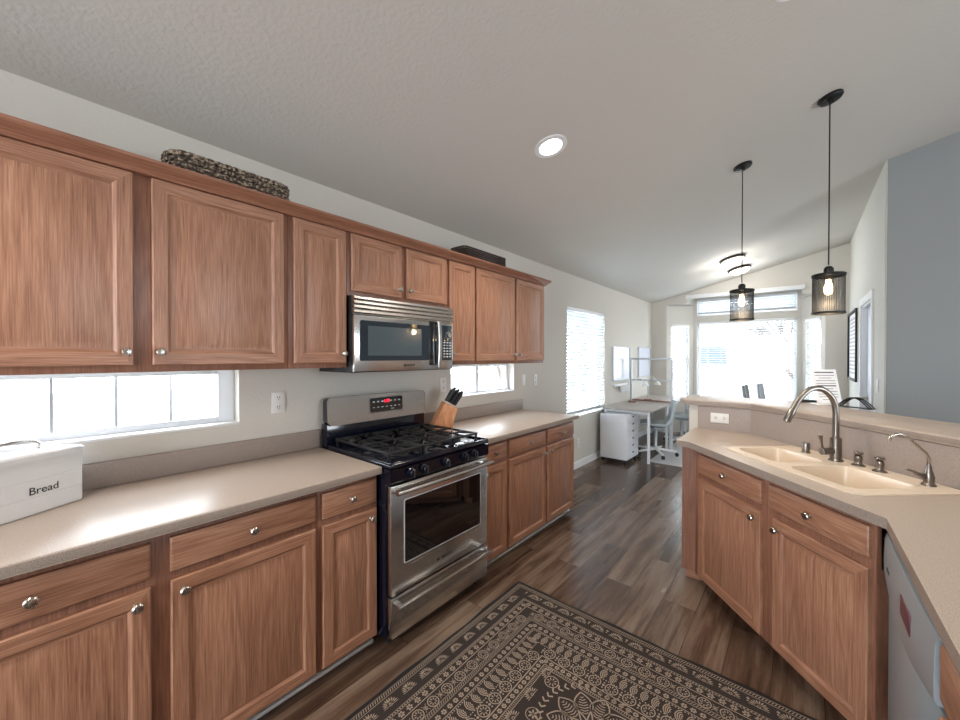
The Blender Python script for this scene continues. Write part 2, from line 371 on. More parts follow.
# ---- windows
def window(name, width, z0, z1, loc, rotz, cols=1, meet=None, fw_=.05, setback=.07, sill=True, munt=.010, kb=.7, kt=.6):
    # local: x along width, wall face at y=0, outside towards +y
    b = MB(); y0, y1 = setback, setback+.05
    b.box(0, fw_, y0, y1, z0, z1, bev=.004); b.box(width-fw_, width, y0, y1, z0, z1, bev=.004)
    b.box(fw_, width-fw_, y0, y1, z0, z0+fw_*kb, bev=.004); b.box(fw_, width-fw_, y0, y1, z1-fw_*kt, z1, bev=.004)
    o = struct(b.build(name, 'vinyl', loc=loc, rotz=rotz))
    if cols > 1:
        m = MB()
        for i in range(1, cols):
            x = fw_+(width-2*fw_)*i/cols; m.box(x-munt/2, x+munt/2, y0+.01, y0+.03, z0+fw_*kb, z1-fw_*kt)
        m.build('muntin', 'alu', o)
    if meet:
        m = MB()
        for k, v in meet:
            if k == 'v': m.box(v-.02, v+.02, y0+.004, y0+.04, z0+.02, z1-.02)
            else: m.box(fw_*.8, width-fw_*.8, y0+.004, y0+.04, v-.018, v+.018)
        m.build('sash_rail', 'vinyl', o)
    g = MB(); g.box(fw_*.9, width-fw_*.9, y0+.02, y0+.024, z0+.02, z1-.02); g.build('pane', 'glass', o)
    if sill:
        s_ = MB(); s_.box(0, width, -.004, y0+.01, z0-.001, z0+.012, bev=.003); s_.build('window_sill', 'trim', o)
    return o
# left wall: rotz=90 -> local x = +Y, local +y = -X
window('window_1', W1[1]-W1[0], W1[2], W1[3], (0, W1[0], 0), PI/2, 7, fw_=.075, kb=.55, kt=.32)
window('window_2', W2[1]-W2[0], W2[2], W2[3], (0, W2[0], 0), PI/2, 1, meet=[('v', .42)], fw_=.045)
window('window_3', W3[1]-W3[0], W3[2], W3[3], (0, W3[0], 0), PI/2, 1, meet=[('v', .6)], fw_=.05, setback=.09)
window('window_4', 2.185-.69, .62, 2.13, (.69, BY, 0), 0, 1, meet=[('v', .79)], setback=.05, fw_=.045)
window('window_5', 2.185-.69, 2.25, 2.56, (.69, BY, 0), 0, 1, setback=.05, fw_=.035)
for i, (loc, ang, L) in enumerate(bw_):
    o = window('window_%d' % (6+i), L-.2, .62, 2.08, (loc[0]+.1*math.cos(ang), loc[1]+.1*math.sin(ang), 0), ang, 1, meet=[('h', 1.35)], setback=.05, fw_=.035)
def blind(width, z0, z1, loc, rotz, tilt, label, spacing=.043, depth=.05, y=.03, cords=3, drop=None):
    t = thing('window_blind', label, 'blind', loc, rotz)
    b = MB(); b.box(.01, width-.01, y-.028, y+.028, z1-.05, z1-.002, bev=.004); b.build('head_rail', 'trim', t)
    s_ = MB(); z = z1-.075; zb = drop if drop else z0+.03
    while z > zb+.02:
        T = Matrix.Translation((width/2, y, z)) @ Matrix.Rotation(tilt, 4, 'X')
        s_.box(-width/2+.012, width/2-.012, -depth/2, depth/2, -.0013, .0013, T=T); z -= spacing
    s_.build('slats', 'slat', t)
    b = MB(); b.box(.012, width-.012, y-.022, y+.022, zb-.008, zb+.008, bev=.003); b.build('bottom_rail', 'trim', t)
    for k in range(cords):
        x = width*(.12+.76*k/(cords-1)); c = MB(); c.tube([(x, y-.026, z1-.03), (x, y-.026, zb)], .0012, 5)
        c.tube([(x, y+.026, z1-.03), (x, y+.026, zb)], .0012, 5); c.build('ladder_cord', 'trim', t)
    return t
blind(W3[1]-W3[0], W3[2]+.012, W3[3], (0, W3[0], 0), PI/2, D2R(-42), 'white slatted blind in the tall window on the left wall')
blind(2.185-.69, .63, 2.13, (.69, BY, 0), 0, D2R(-9), 'wide white slatted blind, slats open, in the middle bay window', y=.015, depth=.038)
blind(2.185-.69, 2.25, 2.56, (.69, BY, 0), 0, D2R(-50), 'short white blind in the narrow transom above the bay window', y=.015, depth=.05, spacing=.046)
for i, (loc, ang, L) in enumerate(bw_):
    blind(L-.2, .63, 2.08, (loc[0]+.1*math.cos(ang), loc[1]+.1*math.sin(ang), 0), ang, D2R(-30),
          ['white slatted blind in the angled left bay window', 'white slatted blind in the angled right bay window'][i], y=.012, depth=.035, cords=2)
# ---- baseboards
def baseb(name, p, q, side=1):
    p = Vector((p[0], p[1], 0)); q = Vector((q[0], q[1], 0)); L = (q-p).length; a = math.atan2(q.y-p.y, q.x-p.x)
    b = MB(); b.loft([[(x, 0, 0), (x, 0, .085), (x, -side*.006, .095), (x, -side*.013, .085), (x, -side*.013, 0)] for x in (0, L)])
    return struct(b.build(name, 'trim', loc=p, rotz=a))
baseb('baseboard_left', (0, 3.31), (0, YF)); baseb('baseboard_far', (0, YF), (OX0, YF)); baseb('baseboard_far', (OX1, YF), (XW, YF))
baseb('baseboard_bay', (CX0, BY), (CX1, BY)); baseb('baseboard_right', (XW, DY0-.09), (XW, YG), 1); baseb('baseboard_grey', (XW+.02, YG-.012), (XR, YG-.012))
# ---- door in the white right-hand wall
b = MB()
b.box(XW-.018, XW+.0, DY0-.075, DY0, 0, DZ+.08, bev=.003); b.box(XW-.018, XW, DY1, DY1+.075, 0, DZ+.08, bev=.003); b.box(XW-.018, XW, DY0, DY1, DZ, DZ+.08, bev=.003)
b.box(XW, XW+.12, DY0, DY0+.02, 0, DZ); b.box(XW, XW+.12, DY1-.02, DY1, 0, DZ); b.box(XW, XW+.12, DY0+.02, DY1-.02, DZ-.02, DZ)
struct(b.build('trim_2', 'trim'))
b = MB(); wd = DY1-DY0-.046; b.box(0, wd, 0, .04, .008, DZ-.023, bev=.002)
for (x0, x1, z0, z1) in ((.11, .37, .2, .95), (.45, .71, .2, .95), (.11, .37, 1.08, 1.92), (.45, .71, 1.08, 1.92)):
    b.loft([[(x, y, z) for x, z in ((x0+i, z0+i), (x1-i, z0+i), (x1-i, z1-i), (x0+i, z1-i))] for i, y in ((0, -.001), (.012, -.007), (.03, -.007), (.04, -.004))], cap0=False)
dr = struct(b.build('door_1', plain('door_paint', (200, 212, 226), .3), loc=(XW+.045, DY0+.023+wd, 0), rotz=-PI/2))
b = MB(); b.lathe([(.03, 0), (.03, .008), (.014, .012), (.011, .05)], (.07, -.002, .98), 16, axis=(0, -1, 0)); b.tube([(.07, -.052, .98), (.10, -.056, .98), (.17, -.054, .982)], [.011, .010, .008], 10)
b.build('door_handle', 'nickel', dr)

# ================================================================== exterior seen through the windows
struct(MB().box(-30, 30, 9.2, 45, -.75, -.6).build('ground_yard', 'gravel')); struct(MB().box(-30, -.5, -10, 9.2, -.75, -.6).build('ground_side', 'gravel'))
def far_house(name, label, x0, x1, y0, y1, z1, wins, ridge):
    t = thing(name, label, 'building', ((x0+x1)/2, (y0+y1)/2, -.6)); L = (x1-x0)/2; W = (y1-y0)/2
    b = MB(); b.box(-L, L, -W, W, 0, z1)
    for k in range(int(z1/.25)): b.box(-L-.01, L+.01, -W-.015, -W, k*.25, k*.25+.22)
    b.build('wall', 'siding', t)
    b = MB(); b.loft([[(x, -W-.4, z1-.05), (x, 0, z1+ridge), (x, W+.4, z1-.05)] for x in (-L-.3, L+.3)]); b.build('roof', 'roofing', t)
    for (a, c, e, f) in wins:
        o = MB().box(a-.06, c+.06, -W-.05, -W-.02, e-.06, f+.06).build('window', 'trim', t)
        MB().box(a, c, -W-.07, -W-.055, e, f).build('pane', 'darkwin', o)
far_house('neighbour_house', 'pale sided house with long window seen left through the bay blinds', -2.2, 1.1, 15, 20, 3.0, [(-.3, .9, 1.8, 2.4)], 1.0)
far_house('neighbour_house', 'pale sided house with small windows seen in the middle of the bay window', 1.6, 5.6, 22, 27, 3.6, [(-1.2, -.6, 2.0, 2.6), (.2, 1.2, 1.9, 2.2)], 1.0)
def tree(label, x, y, h, seed):
    rnd = random.Random(seed); t = thing('bare_tree', label, 'tree', (x, y, -.6)); b = MB(); tw = MB()
    b.tube([(0, 0, -.05), (.03, 0, h*.2), (0, .02, h*.38)], [.13, .10, .085], 8)
    def br(p, d, L, r, k):
        q = p+d*L; (b if k > 2 else tw).tube([p, (p+q)/2+Vector((rnd.uniform(-.05, .05),)*3), q], [r, r*.8, r*.6], 5)
        if k:
            for _ in range(3): br(q, (d+Vector((rnd.uniform(-.7, .7), rnd.uniform(-.7, .7), rnd.uniform(-.1, .5)))).normalized(), L*.75, r*.62, k-1)
    for a in range(4): br(Vector((0, 0, h*.36)), Vector((math.cos(a*1.6)*.55, math.sin(a*1.6)*.55, 1)).normalized(), h*.2, .06, 4)
    b.build('trunk', 'bark', t); tw.build('branches', 'bark', t)
tree('bare tree in the yard seen through the right half of the bay window', 2.15, 12.2, 4.0, 3)
tree('bare tree outside the tall window on the left wall', -3.4, 7.6, 3.6, 5)
b = MB()
for k in range(26): b.box(-4+k*.42, -4+k*.42+.36, 13.4, 13.44, -.6, .75)
b.box(-4, 7, 13.45, 13.5, -.2, -.1); b.box(-4, 7, 13.45, 13.5, .4, .5)
tag(b.build('board_fence', 'siding'), 'low pale board fence across the yard outside the bay window', 'fence')

# ================================================================== CABINETS
def slab_ring(b, x0, x1, z0, z1, prof, cap=True):
    # prof: list of (inset, y); horizontal members get material 1 between given rings
    loops = []
    for ins, y in prof:
        loops.append([(x0+ins, y, z0+ins), (x1-ins, y, z0+ins), (x1-ins, y, z1-ins), (x0+ins, y, z1-ins)])
    L = [[b.bm.verts.new(p) for p in lp] for lp in loops]
    for k, (a, c) in enumerate(zip(L, L[1:])):
        for i in range(4):
            j = (i+1) % 4; f = b.bm.faces.new((a[i], a[j], c[j], c[i]))
            f.material_index = 1 if (i in (0, 2) and prof[k][0] < .06) else 0
    f = b.bm.faces.new(L[-1]); f.material_index = 0
    f = b.bm.faces.new(L[0][::-1]); f.material_index = 0
def door(parent, x0, x1, z0, z1, yf, knob=None, raised=True, st=.052):
    # yf = y of the front face (outside is -y); built about its own origin
    b = MB(); w_, h_ = x1-x0, z1-z0
    slab_ring(b, 0, w_, 0, h_, [(0, .019), (0, .004), (.004, 0), (st-.006, 0), (st, .0045), (st+.004, .0085), (st+.012, .0085), (st+.036, .002), (st+.039, .001)])
    o = b.build('door', ['oakV', 'oakH'], parent, loc=(x0, yf, z0))
    if knob: knob_at(o, knob[0]-x0, knob[1]-z0)
    return o
def drawer(parent, x0, x1, z0, z1, yf, knob=True):
    b = MB(); w_, h_ = x1-x0, z1-z0
    L = [[(i, y, i), (w_-i, y, i), (w_-i, y, h_-i), (i, y, h_-i)] for i, y in ((0, .019), (0, .006), (.003, .002), (.008, 0))]
    b.loft(L); o = b.build('drawer', 'oakH', parent, loc=(x0, yf, z0))
    if knob: knob_at(o, w_/2, h_/2)
    return o
KN = None
def knob_at(o, x, z):
    global KN
    if KN is None:
        k = MB().lathe([(.0085, 0), (.006, .004), (.0055, .012), (.010, .016), (.0155, .021), (.0155, .025), (.012, .029), (.004, .0305)], (0, 0, 0), 20, axis=(0, -1, 0)).build('knob', 'nickel', o, loc=(x, 0, z)); KN = k
    else:
        k = KN.copy(); COL.objects.link(k); k.parent = o; k.location = (x, 0, z)
def cabinet(name, label, group, loc, rotz, W, z0, z1, depth, fronts, toe=True, low=None):
    t = thing(name, label, 'cabinet', loc, rotz, group)
    b = MB(); b.box(.0005, W-.0005, -depth+.02, 0, z0, z1 if not low else low); b.build('body', 'oakD', t)
    # face frame ring with openings left at the doors
    f = MB(); f.box(.0005, W-.0005, -depth, -depth+.02, z0, z1, bev=.001); f.build('face_frame', 'oakD', t)
    if toe:
        k = MB(); k.box(.001, W-.001, -depth+.085, -depth+.10, 0.001, z0+.0); k.build('toe_kick', 'oakH', t)
    for fr in fronts:
        if fr[0] == 'door': door(t, *fr[1:5], -depth-.0195, fr[5])
        else: drawer(t, *fr[1:5], -depth-.0195, fr[5] if len(fr) > 5 else True)
    return t
BZ0, BZ1 = .055, .876
def base_left(label, y0, y1, doors, single=True):
    fr = []
    for (a, c, ks) in doors:
        a -= y0; c -= y0
        fr.append(('drawer', a, c, .735, .850)); fr.append(('door', a, c, .068, .706, ((c-.035) if ks > 0 else (a+.035), .665)))
    cabinet('base_cabinet', label, 'base cabinets along the left wall', (.003, y0, 0), PI/2, y1-y0, BZ0, BZ1, .598, fr)
base_left('two-door oak base cabinet left of the range, below the white bread tin', -.30, .807, [(-.26, .242, 1), (.293, .791, -1)])
base_left('narrow single-door oak base cabinet touching the left side of the range', .807, 1.114, [(.823, 1.103, 1)])
base_left('narrow single-door oak base cabinet touching the right side of the range', 1.888, 2.217, [(1.915, 2.199, -1)])
base_left('two-door oak base cabinet at the far end of the left run, beside the tall window', 2.217, 3.272, [(2.235, 2.746, 1), (2.779, 3.256, -1)])
base_left('two-door oak base cabinet under the counter at the very left edge of the picture', -1.35, -.30, [(-1.33, -.84, 1), (-.81, -.32, -1)])
UZ0, UZ1 = 1.4, 2.158
def upper(label, y0, y1, z0, doors):
    fr = []
    for (a, c, ks) in doors:
        a -= y0; c -= y0
        fr.append(('door', a, c, z0+.026, 2.14, ((c-.022) if ks > 0 else (a+.022), z0+.026+.05)))
    cabinet('wall_cabinet', label, 'oak wall cabinets above the left counter', (.003, y0, 0), PI/2, y1-y0, z0, UZ1, .322, fr, toe=False)
upper('wide two-door oak wall cabinet at the left edge, above the long low window', -.27, .80, UZ0, [(-.245, .242, 1), (.294, .778, -1)])
upper('tall narrow single-door oak wall cabinet just left of the microwave', .80, 1.112, UZ0, [(.823, 1.102, 1)])
upper('short two-door oak wall cabinet above the microwave', 1.112, 1.882, 1.795, [(1.133, 1.476, 1), (1.515, 1.866, -1)])
upper('tall narrow single-door oak wall cabinet just right of the microwave', 1.882, 2.176, UZ0, [(1.896, 2.164, -1)])
upper('two-door oak wall cabinet at the far right end of the wall run', 2.176, 3.195, UZ0, [(2.187, 2.691, 1), (2.72, 3.183, -1)])
upper('two-door oak wall cabinet beyond the left edge of the picture', -1.34, -.27, UZ0, [(-1.32, -.82, 1), (-.78, -.29, -1)])
# crown moulding along the wall cabinets
cp = [(.326, 2.142), (.352, 2.142), (.356, 2.150), (.366, 2.158), (.382, 2.166), (.395, 2.172), (.400, 2.178), (.400, 2.188), (.326, 2.188)]
b = MB()
loops = [[(x, -1.34, z) for x, z in cp]]
loops.append([(x, 3.1955+.35*max(0, x-.326), z) for x, z in cp])
b.loft(loops)
b.loft([[( x, 3.1955+.35*max(0, p-.326), z) for p, z in [(.3265, 2.142)]+cp[1:-1]+[(.3265, 2.188)]] for x in (.004, .33)])
tag(b.build('crown_moulding', oak('oak_crown', 1, (108, 70, 52), (142, 96, 74), (168, 120, 96))), 'oak crown moulding running along the top of the wall cabinets', 'moulding')

# ---- countertops along the left wall
def counter(label, y0, y1, endcap=False):
    b = MB(); b.prism([(.003, y0), (.648, y0), (.648, y1), (.003, y1)], .877, .914, 0, side=1, bev=.005)
    t = tag(b.build('countertop', ['counter', 'edge']), label, 'countertop', 'left wall countertops')
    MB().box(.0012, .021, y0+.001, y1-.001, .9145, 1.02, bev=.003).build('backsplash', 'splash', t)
counter('speckled greige countertop left of the range, under the long low window', -1.35, 1.113)
counter('speckled greige countertop right of the range ending beside the tall window', 1.889, 3.30)

# ================================================================== PENINSULA
P0 = Vector((1.685, 2.712)); V = Vector((.6655, -.7464)); Nn = Vector((.7464, .6655))
def pn(s, n): p = P0+V*s+Nn*n; return (p.x, p.y)
THD = math.atan2(V.y, V.x)
def s_for_y(n, y): return (P0.y+Nn.y*n-y)/-V.y
def s_for_x(n, x): return (x-P0.x-Nn.x*n)/V.x
BSN = .605; XC = 2.452; XH = 3.12; YE = -1.0
cB = pn(s_for_y(BSN-.02, 3.28), BSN-.02)
sh = s_for_x(BSN-.02, XH-.02)
poly = [(1.612, 2.712), (1.685, 2.706), pn(s_for_x(0, XC), 0), (XC, YE), (XH-.02, YE), pn(sh, BSN-.02), cB, (1.612, 3.28)]
HS0, HS1, HN0, HN1 = .175, .935, .125, .535
hole = [pn(*p) for p in rrect(HS0, HS1, HN0, HN1, .06, 4)]
b = MB(); b.prism(poly, .877, .914, 0, holes=[hole], side=1)
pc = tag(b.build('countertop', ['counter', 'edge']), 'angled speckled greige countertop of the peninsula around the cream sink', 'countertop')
# sloping splash up to the raised bar
def strip(p, q, th, z0, z1, nm, mat, par=None):
    p = Vector(p); q = Vector(q); d = (q-p).normalized(); n = Vector((-d.y, d.x))
    b = MB(); b.prism([tuple(p), tuple(q), tuple(q+n*th), tuple(p+n*th)], z0, z1); return b.build(nm, mat, par)
b = MB()
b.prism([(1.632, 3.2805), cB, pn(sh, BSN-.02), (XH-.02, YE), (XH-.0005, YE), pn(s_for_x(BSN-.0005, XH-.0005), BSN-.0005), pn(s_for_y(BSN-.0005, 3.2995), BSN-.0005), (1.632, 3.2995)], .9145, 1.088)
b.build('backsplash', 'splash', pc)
# half wall behind
def hwl(n, y, x): return pn(s_for_y(n, y), n), pn(s_for_x(n, x), n)
a1, a2 = hwl(BSN, 3.30, XH); c1, c2 = hwl(BSN+.115, 3.415, XH+.115)
b = MB(); b.prism([(1.57, 3.30), a1, a2, (XH, YE), (XH+.115, YE), c2, c1, (1.57, 3.415)], 0, 1.0885)
struct(b.build('wall_half', 'wall'))
# bar top
a1, a2 = hwl(.578, 3.266, XH-.03); c1, c2 = hwl(1.005, 3.69, XH+.40)
b = MB(); b.prism([(1.545, 3.266), a1, a2, (XH-.03, YE), (XH+.40, YE), c2, c1, (1.56, 3.69), (1.505, 3.63), (1.500, 3.32)], 1.0895, 1.13, 0, side=1, bev=.008)
tag(b.build('bar_top', ['counter', 'edge']), 'raised speckled greige bar top running behind the sink', 'countertop')
# cabinets of the peninsula
A_ = Vector((1.722, 2.728)); # front-left corner of sink cabinet at face-frame plane
def pf(s, n): p = A_+V*s+Nn*n; return p
DEP = .55
LW = 1.075
# angled sink base: origin at back left => local (0,0) ; front at -DEP
o_ = A_+Nn*DEP
fr = [('drawer', .055, .560, .735, .852, False), ('door', .055, .560, .088, .700, (.525, .655)), ('drawer', .610, 1.062, .735, .852, False), ('door', .635, 1.062, .088, .700, (.668, .655))]
DEP2 = .40
o2 = A_+Nn*DEP2
t = cabinet('base_cabinet', 'two-door oak cabinet under the cream sink, set at an angle', None, (o2.x, o2.y, 0), THD, LW, .075, .875, DEP2, [f for f in fr if f[0] == 'door'], toe=True, low=.70)
for f in fr:
    if f[0] == 'drawer':
        d_ = drawer(t, f[1], f[2], f[3], f[4], -DEP2-.0195, True)
# end panel of the peninsula (a thing: narrow filler cabinet)
b = MB(); q0 = (1.640, 2.745); q1 = (1.712, 2.745)
b.prism([q0, q1, tuple(A_+V*(-.004)+Nn*.02), tuple(A_+V*-.004+Nn*.30), (1.640, 3.275)], .075, .875)
tag(b.build('end_panel', 'oakD'), 'dark reddish oak end panel closing the left end of the peninsula', 'panel')
b = MB(); b.prism([(1.652, 2.80), (1.74, 2.80), (1.80, 2.84), (1.80, 3.2), (1.652, 3.2)], .001, .0745); struct(b.build('trim_3', 'oakH'))
# white strip trims at the toe kicks
for (y0, y1) in ((-1.35, 1.113), (1.889, 3.272)):
    struct(MB().box(.548, .573, y0, y1, .001, .018, bev=.004).build('trim_4', 'trim'))
# dishwasher
XD = 2.452
t = thing('dishwasher', 'grey built-in dishwasher with a bowed control panel beside the sink cabinet', 'dishwasher', (XD+.604, 1.905, 0), -PI/2)
b = MB(); b.box(.004, .646, -.575, 0, .10, .868); b.build('body', 'blackmat', t)
b = MB(); b.box(.006, .644, -.592, -.576, .115, .69, bev=.006); b.build('door', 'dw', t)
b = MB(); n = 16
prof = [(-.576, .700), (-.598, .702), (-.603, .712), (-.604, .76), (-.602, .83), (-.597, .852), (-.576, .856)]
b.loft([[(.006+.638*i/n, y-(.005*math.sin(PI*i/n) if y < -.58 else 0), z+(-.05*math.sin(PI*i/n) if z < .72 else 0)) for y, z in prof] for i in range(n+1)])
cp_ = b.build('control_panel', 'dw', t)
MB().box(.33, .45, -.6105, -.6065, .735, .79, bev=.001).build('label_sticker', plain('maroon_label', (92, 48, 58), .4), t)
MB().box(.09, .14, -.6080, -.602, .755, .765, bev=.001).build('vent', 'slot', t)
MB().box(.02, .63, -.53, -.52, .002, .10).build('toe_kick', 'blackmat', t)
# cabinet after the dishwasher
cabinet('base_cabinet', 'oak base cabinet nearest the camera, right of the dishwasher', None, (XD+.622, 1.253, 0), -PI/2, .60, .075, .875, .60,
        [('drawer', .02, .56, .735, .852, True), ('door', .02, .56, .088, .70, (.525, .655))])
cabinet('base_cabinet', 'oak base cabinet out of frame on the right run', None, (XD+.622, .65, 0), -PI/2, .60, .075, .875, .60,
        [('drawer', .02, .56, .735, .852, True), ('door', .02, .56, .088, .70, (.525, .655))])
# ---- sink
SK = thing('double_sink', 'cream double-bowl sink set into the angled peninsula counter', 'sink', (P0.x, P0.y, .914), THD)
# local: x = s, y = n
bl = [(.20, .505, .160, .425), (.565, .890, .155, .455)]
deck = [rrect(.160, .955, .105, .575, .055, 5)]
holes = [rrect(*q, .05, 5) for q in bl]
b = MB(); b.prism(deck[0], .0004, .0065, 0, holes=holes); b.build('rim', 'cream', SK)
for q in bl:
    b = MB(); loops = []
    for ins, z, r in ((0, .0062, .05), (.004, -.01, .05), (.010, -.10, .055), (.022, -.16, .06), (.05, -.178, .05), (.10, -.182, .03)):
        loops.append([(x, y, z) for x, y in rrect(q[0]+ins, q[1]-ins, q[2]+ins, q[3]-ins, r, 5)])
    b.loft(loops, cap0=False); 
    bo = b.build('bowl', 'cream', SK)
    cx, cy = (q[0]+q[1])/2, (q[2]+q[3])/2
    MB().lathe([(.042, -.1815), (.042, -.178), (.034, -.177), (.030, -.180), (.0, -.180)], (cx, cy, 0), 24).build('drain', 'nickel', bo)
# ---- faucet
def local_thing(name, label, cat, s, n, z=.9208): 
    p = pn(s, n); return thing(name, label, cat, (p[0], p[1], z), THD)
ft = local_thing('faucet', 'tall gooseneck kitchen faucet in brushed nickel behind the double sink', 'faucet', .481, .489)
MB().lathe([(.030, 0), (.030, .006), (.025, .012), (.0235, .10), (.024, .115), (.016, .122)], n=24).build('body', 'darknickel', ft)
pts = [(0, 0, .118), (0, 0, .18), (0, 0, .245), (0, -.006, .290), (0, -.016, .316), (0, -.034, .341), (0, -.058, .362), (0, -.085, .374), (0, -.110, .376), (0, -.137, .370), (0, -.162, .355), (0, -.186, .332), (0, -.206, .305), (0, -.228, .265)]
b = MB(); b.tube(pts, .014, 14); b.build('spout', 'darknickel', ft)
MB().tube([(0, -.224, .270), (0, -.232, .258), (0, -.262, .207), (0, -.264, .203)], [.0145, .0165, .018, .016], 14).build('spray_head', 'darknickel', ft)
b = MB(); b.tube([(0, -.018, .050), (0, -.075, .050)], [.017, .019], 14); b.tube([(0, -.066, .055), (0, -.074, .085), (0, -.078, .128)], [.006, .005, .006], 8); b.tube([(.006, -.078, .128), (-.016, -.074, .128), (-.018, -.062, .10), (-.014, -.06, .06)], [.0045]*4, 8)
b.build('lever', 'darknickel', ft)
ag = local_thing('air_gap', 'short cylindrical nickel cap standing left of the gooseneck faucet', 'air gap', .315, .482)
MB().lathe([(.022, 0), (.022, .004), (.0175, .006), (.0185, .05), (.016, .056), (0, .057)], n=20).build('cap', 'darknickel', ag)
for i, (s_, lab) in enumerate(((.57, 'squat nickel sprayer holder nearest the gooseneck faucet'), (.668, 'squat nickel pump base between faucet and slim filter tap'))):
    ag = local_thing(['soap_dispenser', 'spray_holder'][i], lab, ['soap dispenser', 'sprayer'][i], s_, .515)
    MB().lathe([(.026, 0), (.026, .004), (.014, .012), (.0125, .02), (.0165, .035), (.015, .048), (.009, .052)], n=20).build('base', 'darknickel', ag)
    MB().lathe([(.008, .0525), (.017, .058), (.019, .063), (.017, .066), (0, .067)], n=20).build('cap', 'darknickel', ag)
fl_ = local_thing('filter_tap', 'slim nickel filtered-water tap with bent spout at the right end of the sink', 'tap', .857, .515)
MB().lathe([(.023, 0), (.023, .004), (.016, .012), (.018, .035), (.012, .06), (.008, .085), (.006, .09)], n=20).build('body', 'darknickel', fl_)
MB().tube([(0, 0, .085), (0, -.001, .115), (0, -.012, .135), (0, -.085, .196), (0, -.105, .210), (0, -.130, .216), (0, -.152, .212), (0, -.166, .200), (0, -.172, .186)], .0055, 12).build('spout', 'nickel', fl_)
b = MB(); b.tube([(0, -.012, .035), (0, -.055, .050)], [.010, .008], 10); b.tube([(0, -.05, .05), (0, -.075, .062), (0, -.10, .066)], [.007, .005, .004], 8); b.build('lever', 'darknickel', fl_)

# ================================================================== RANGE
RG = thing('gas_range', 'freestanding stainless steel gas range with black cooktop between the left counters', 'range', (.003, 1.120, 0), PI/2)
W = .762
b = MB(); b.box(.002, W-.002, -.66, -.022, .05, .905, bev=.003); b.build('body', 'black', RG)
b = MB(); b.box(0, W, -.705, -.085, .9055, .928, bev=.008, seg=3)
b.box(0, .028, -.70, -.09, .926, .937, bev=.004); b.box(W-.028, W, -.70, -.09, .926, .937, bev=.004); b.box(.02, W-.02, -.702, -.672, .926, .935, bev=.004)
b.build('cooktop', 'black', RG)
b = MB(); b.box(.0, W, -.085, -.022, .9055, 1.055, bev=.004); b.build('rear_riser', 'black', RG)
b = MB(); pr = rrect(0, W, 1.045, 1.212, .028, 5)
b.loft([[(x, y-.012*(1.212-z)/.16, z) for x, z in pr] for y in (-.085, -.095)] ); b.build('backguard', 'steelH', RG)
b = MB(); b.loft([[(x, y, z) for x, z in rrect(.003, W-.003, 1.05, 1.209, .026, 5)] for y in (-.084, -.035)]); b.build('backguard_case', 'black', RG)
b = MB(); b.loft([[(x, -.0985+k*0-.010*(1.212-z)/.16-dy, z) for x, z in rrect(.285, .545, 1.095, 1.188, .012, 4)] for k, dy in ((0, -.004), (0, .0))]); dp = b.build('display', 'bglass', RG)
b = MB(); b.loft([[(x, -.097-.010*(1.212-z)/.16-dy, z) for x, z in rrect(.279, .551, 1.089, 1.194, .015, 4)] for dy in (-.003, .0)]); b.build('display_bezel', 'steelV', RG)
b = MB()
for r_ in range(2):
    for c_ in range(7):
        if r_ == 0 and c_ == 3: continue
        x = .312+c_*.034; z = 1.163-r_*.038; b.box(x-.008, x+.008, -.1040, -.1025, z-.004, z+.004)
b.build('button_marks', 'silverink', dp)
text_part('clock_digits', '1:29', .028, 'red', dp, (.414, -.1030, 1.163))
text_part('button_text', 'OFF', .016, 'silverink', dp, (.46, -.1065, 1.108))
# burners and grates
for (x, y, r_) in ((.17, -.24, .042), (.17, -.52, .052), (W/2, -.38, .045), (W-.17, -.24, .038), (W-.17, -.52, .052)):
    MB().lathe([(r_+.022, .9285), (r_+.02, .934), (r_, .937), (r_, .944), (r_-.004, .948), (r_-.004, .954), (r_-.012, .957), (0, .957)], (x, y, 0), 24).build('burner', 'iron', RG)
for (x0, x1) in ((.035, .262), (.268, .494), (.500, .727)):
    b = MB(); z0, z1 = .958, .972; h_ = .0055
    for x in (x0+h_, x1-h_): b.box(x-h_, x+h_, -.64, -.12, z0, z1, bev=.003)
    for y in (-.635, -.125, -.38): b.box(x0, x1, y-h_, y+h_, z0, z1, bev=.003)
    cx = (x0+x1)/2
    for cy in (-.52, -.24):
        b.box(cx-h_, cx+h_, cy-.125, cy-.03, z0, z1, bev=.003); b.box(cx-h_, cx+h_, cy+.03, cy+.125, z0, z1, bev=.003)
        b.box(x0, cx-.03, cy-h_, cy+h_, z0, z1, bev=.003); b.box(cx+.03, x1, cy-h_, cy+h_, z0, z1, bev=.003)
        for sg in (-1, 1): 
            for sy in (-1, 1):
                b.tube([(cx+sg*.10, cy+sy*.10, z1-.004), (cx+sg*.035, cy+sy*.035, z1-.002)], .005, 6)
    for x in (x0+.008, x1-.008):
        for y in (-.632, -.128): b.box(x-.006, x+.006, y-.006, y+.006, .9285, z0+.002)
    b.build('grate', 'iron', RG)
# control panel and knobs
b = MB(); b.loft([[(x, y, z) for y, z in ((-.66, .825), (-.692, .825), (-.700, .835), (-.704, .90), (-.66, .9045))] for x in (.0, W)]); b.build('control_panel', 'black', RG)
for x in (.125, .215, .375, .530, .615):
    k = MB().lathe([(.025, 0), (.025, .006), (.021, .009), (.020, .026), (.017, .030), (0, .030)], (x, -.7025, .864), 24, axis=(0, -1, .05)).build('knob', 'black', RG)
    MB().box(x-.0035, x+.0035, -.739, -.7325, .845, .884, bev=.002).build('grip', 'blackmat', k)
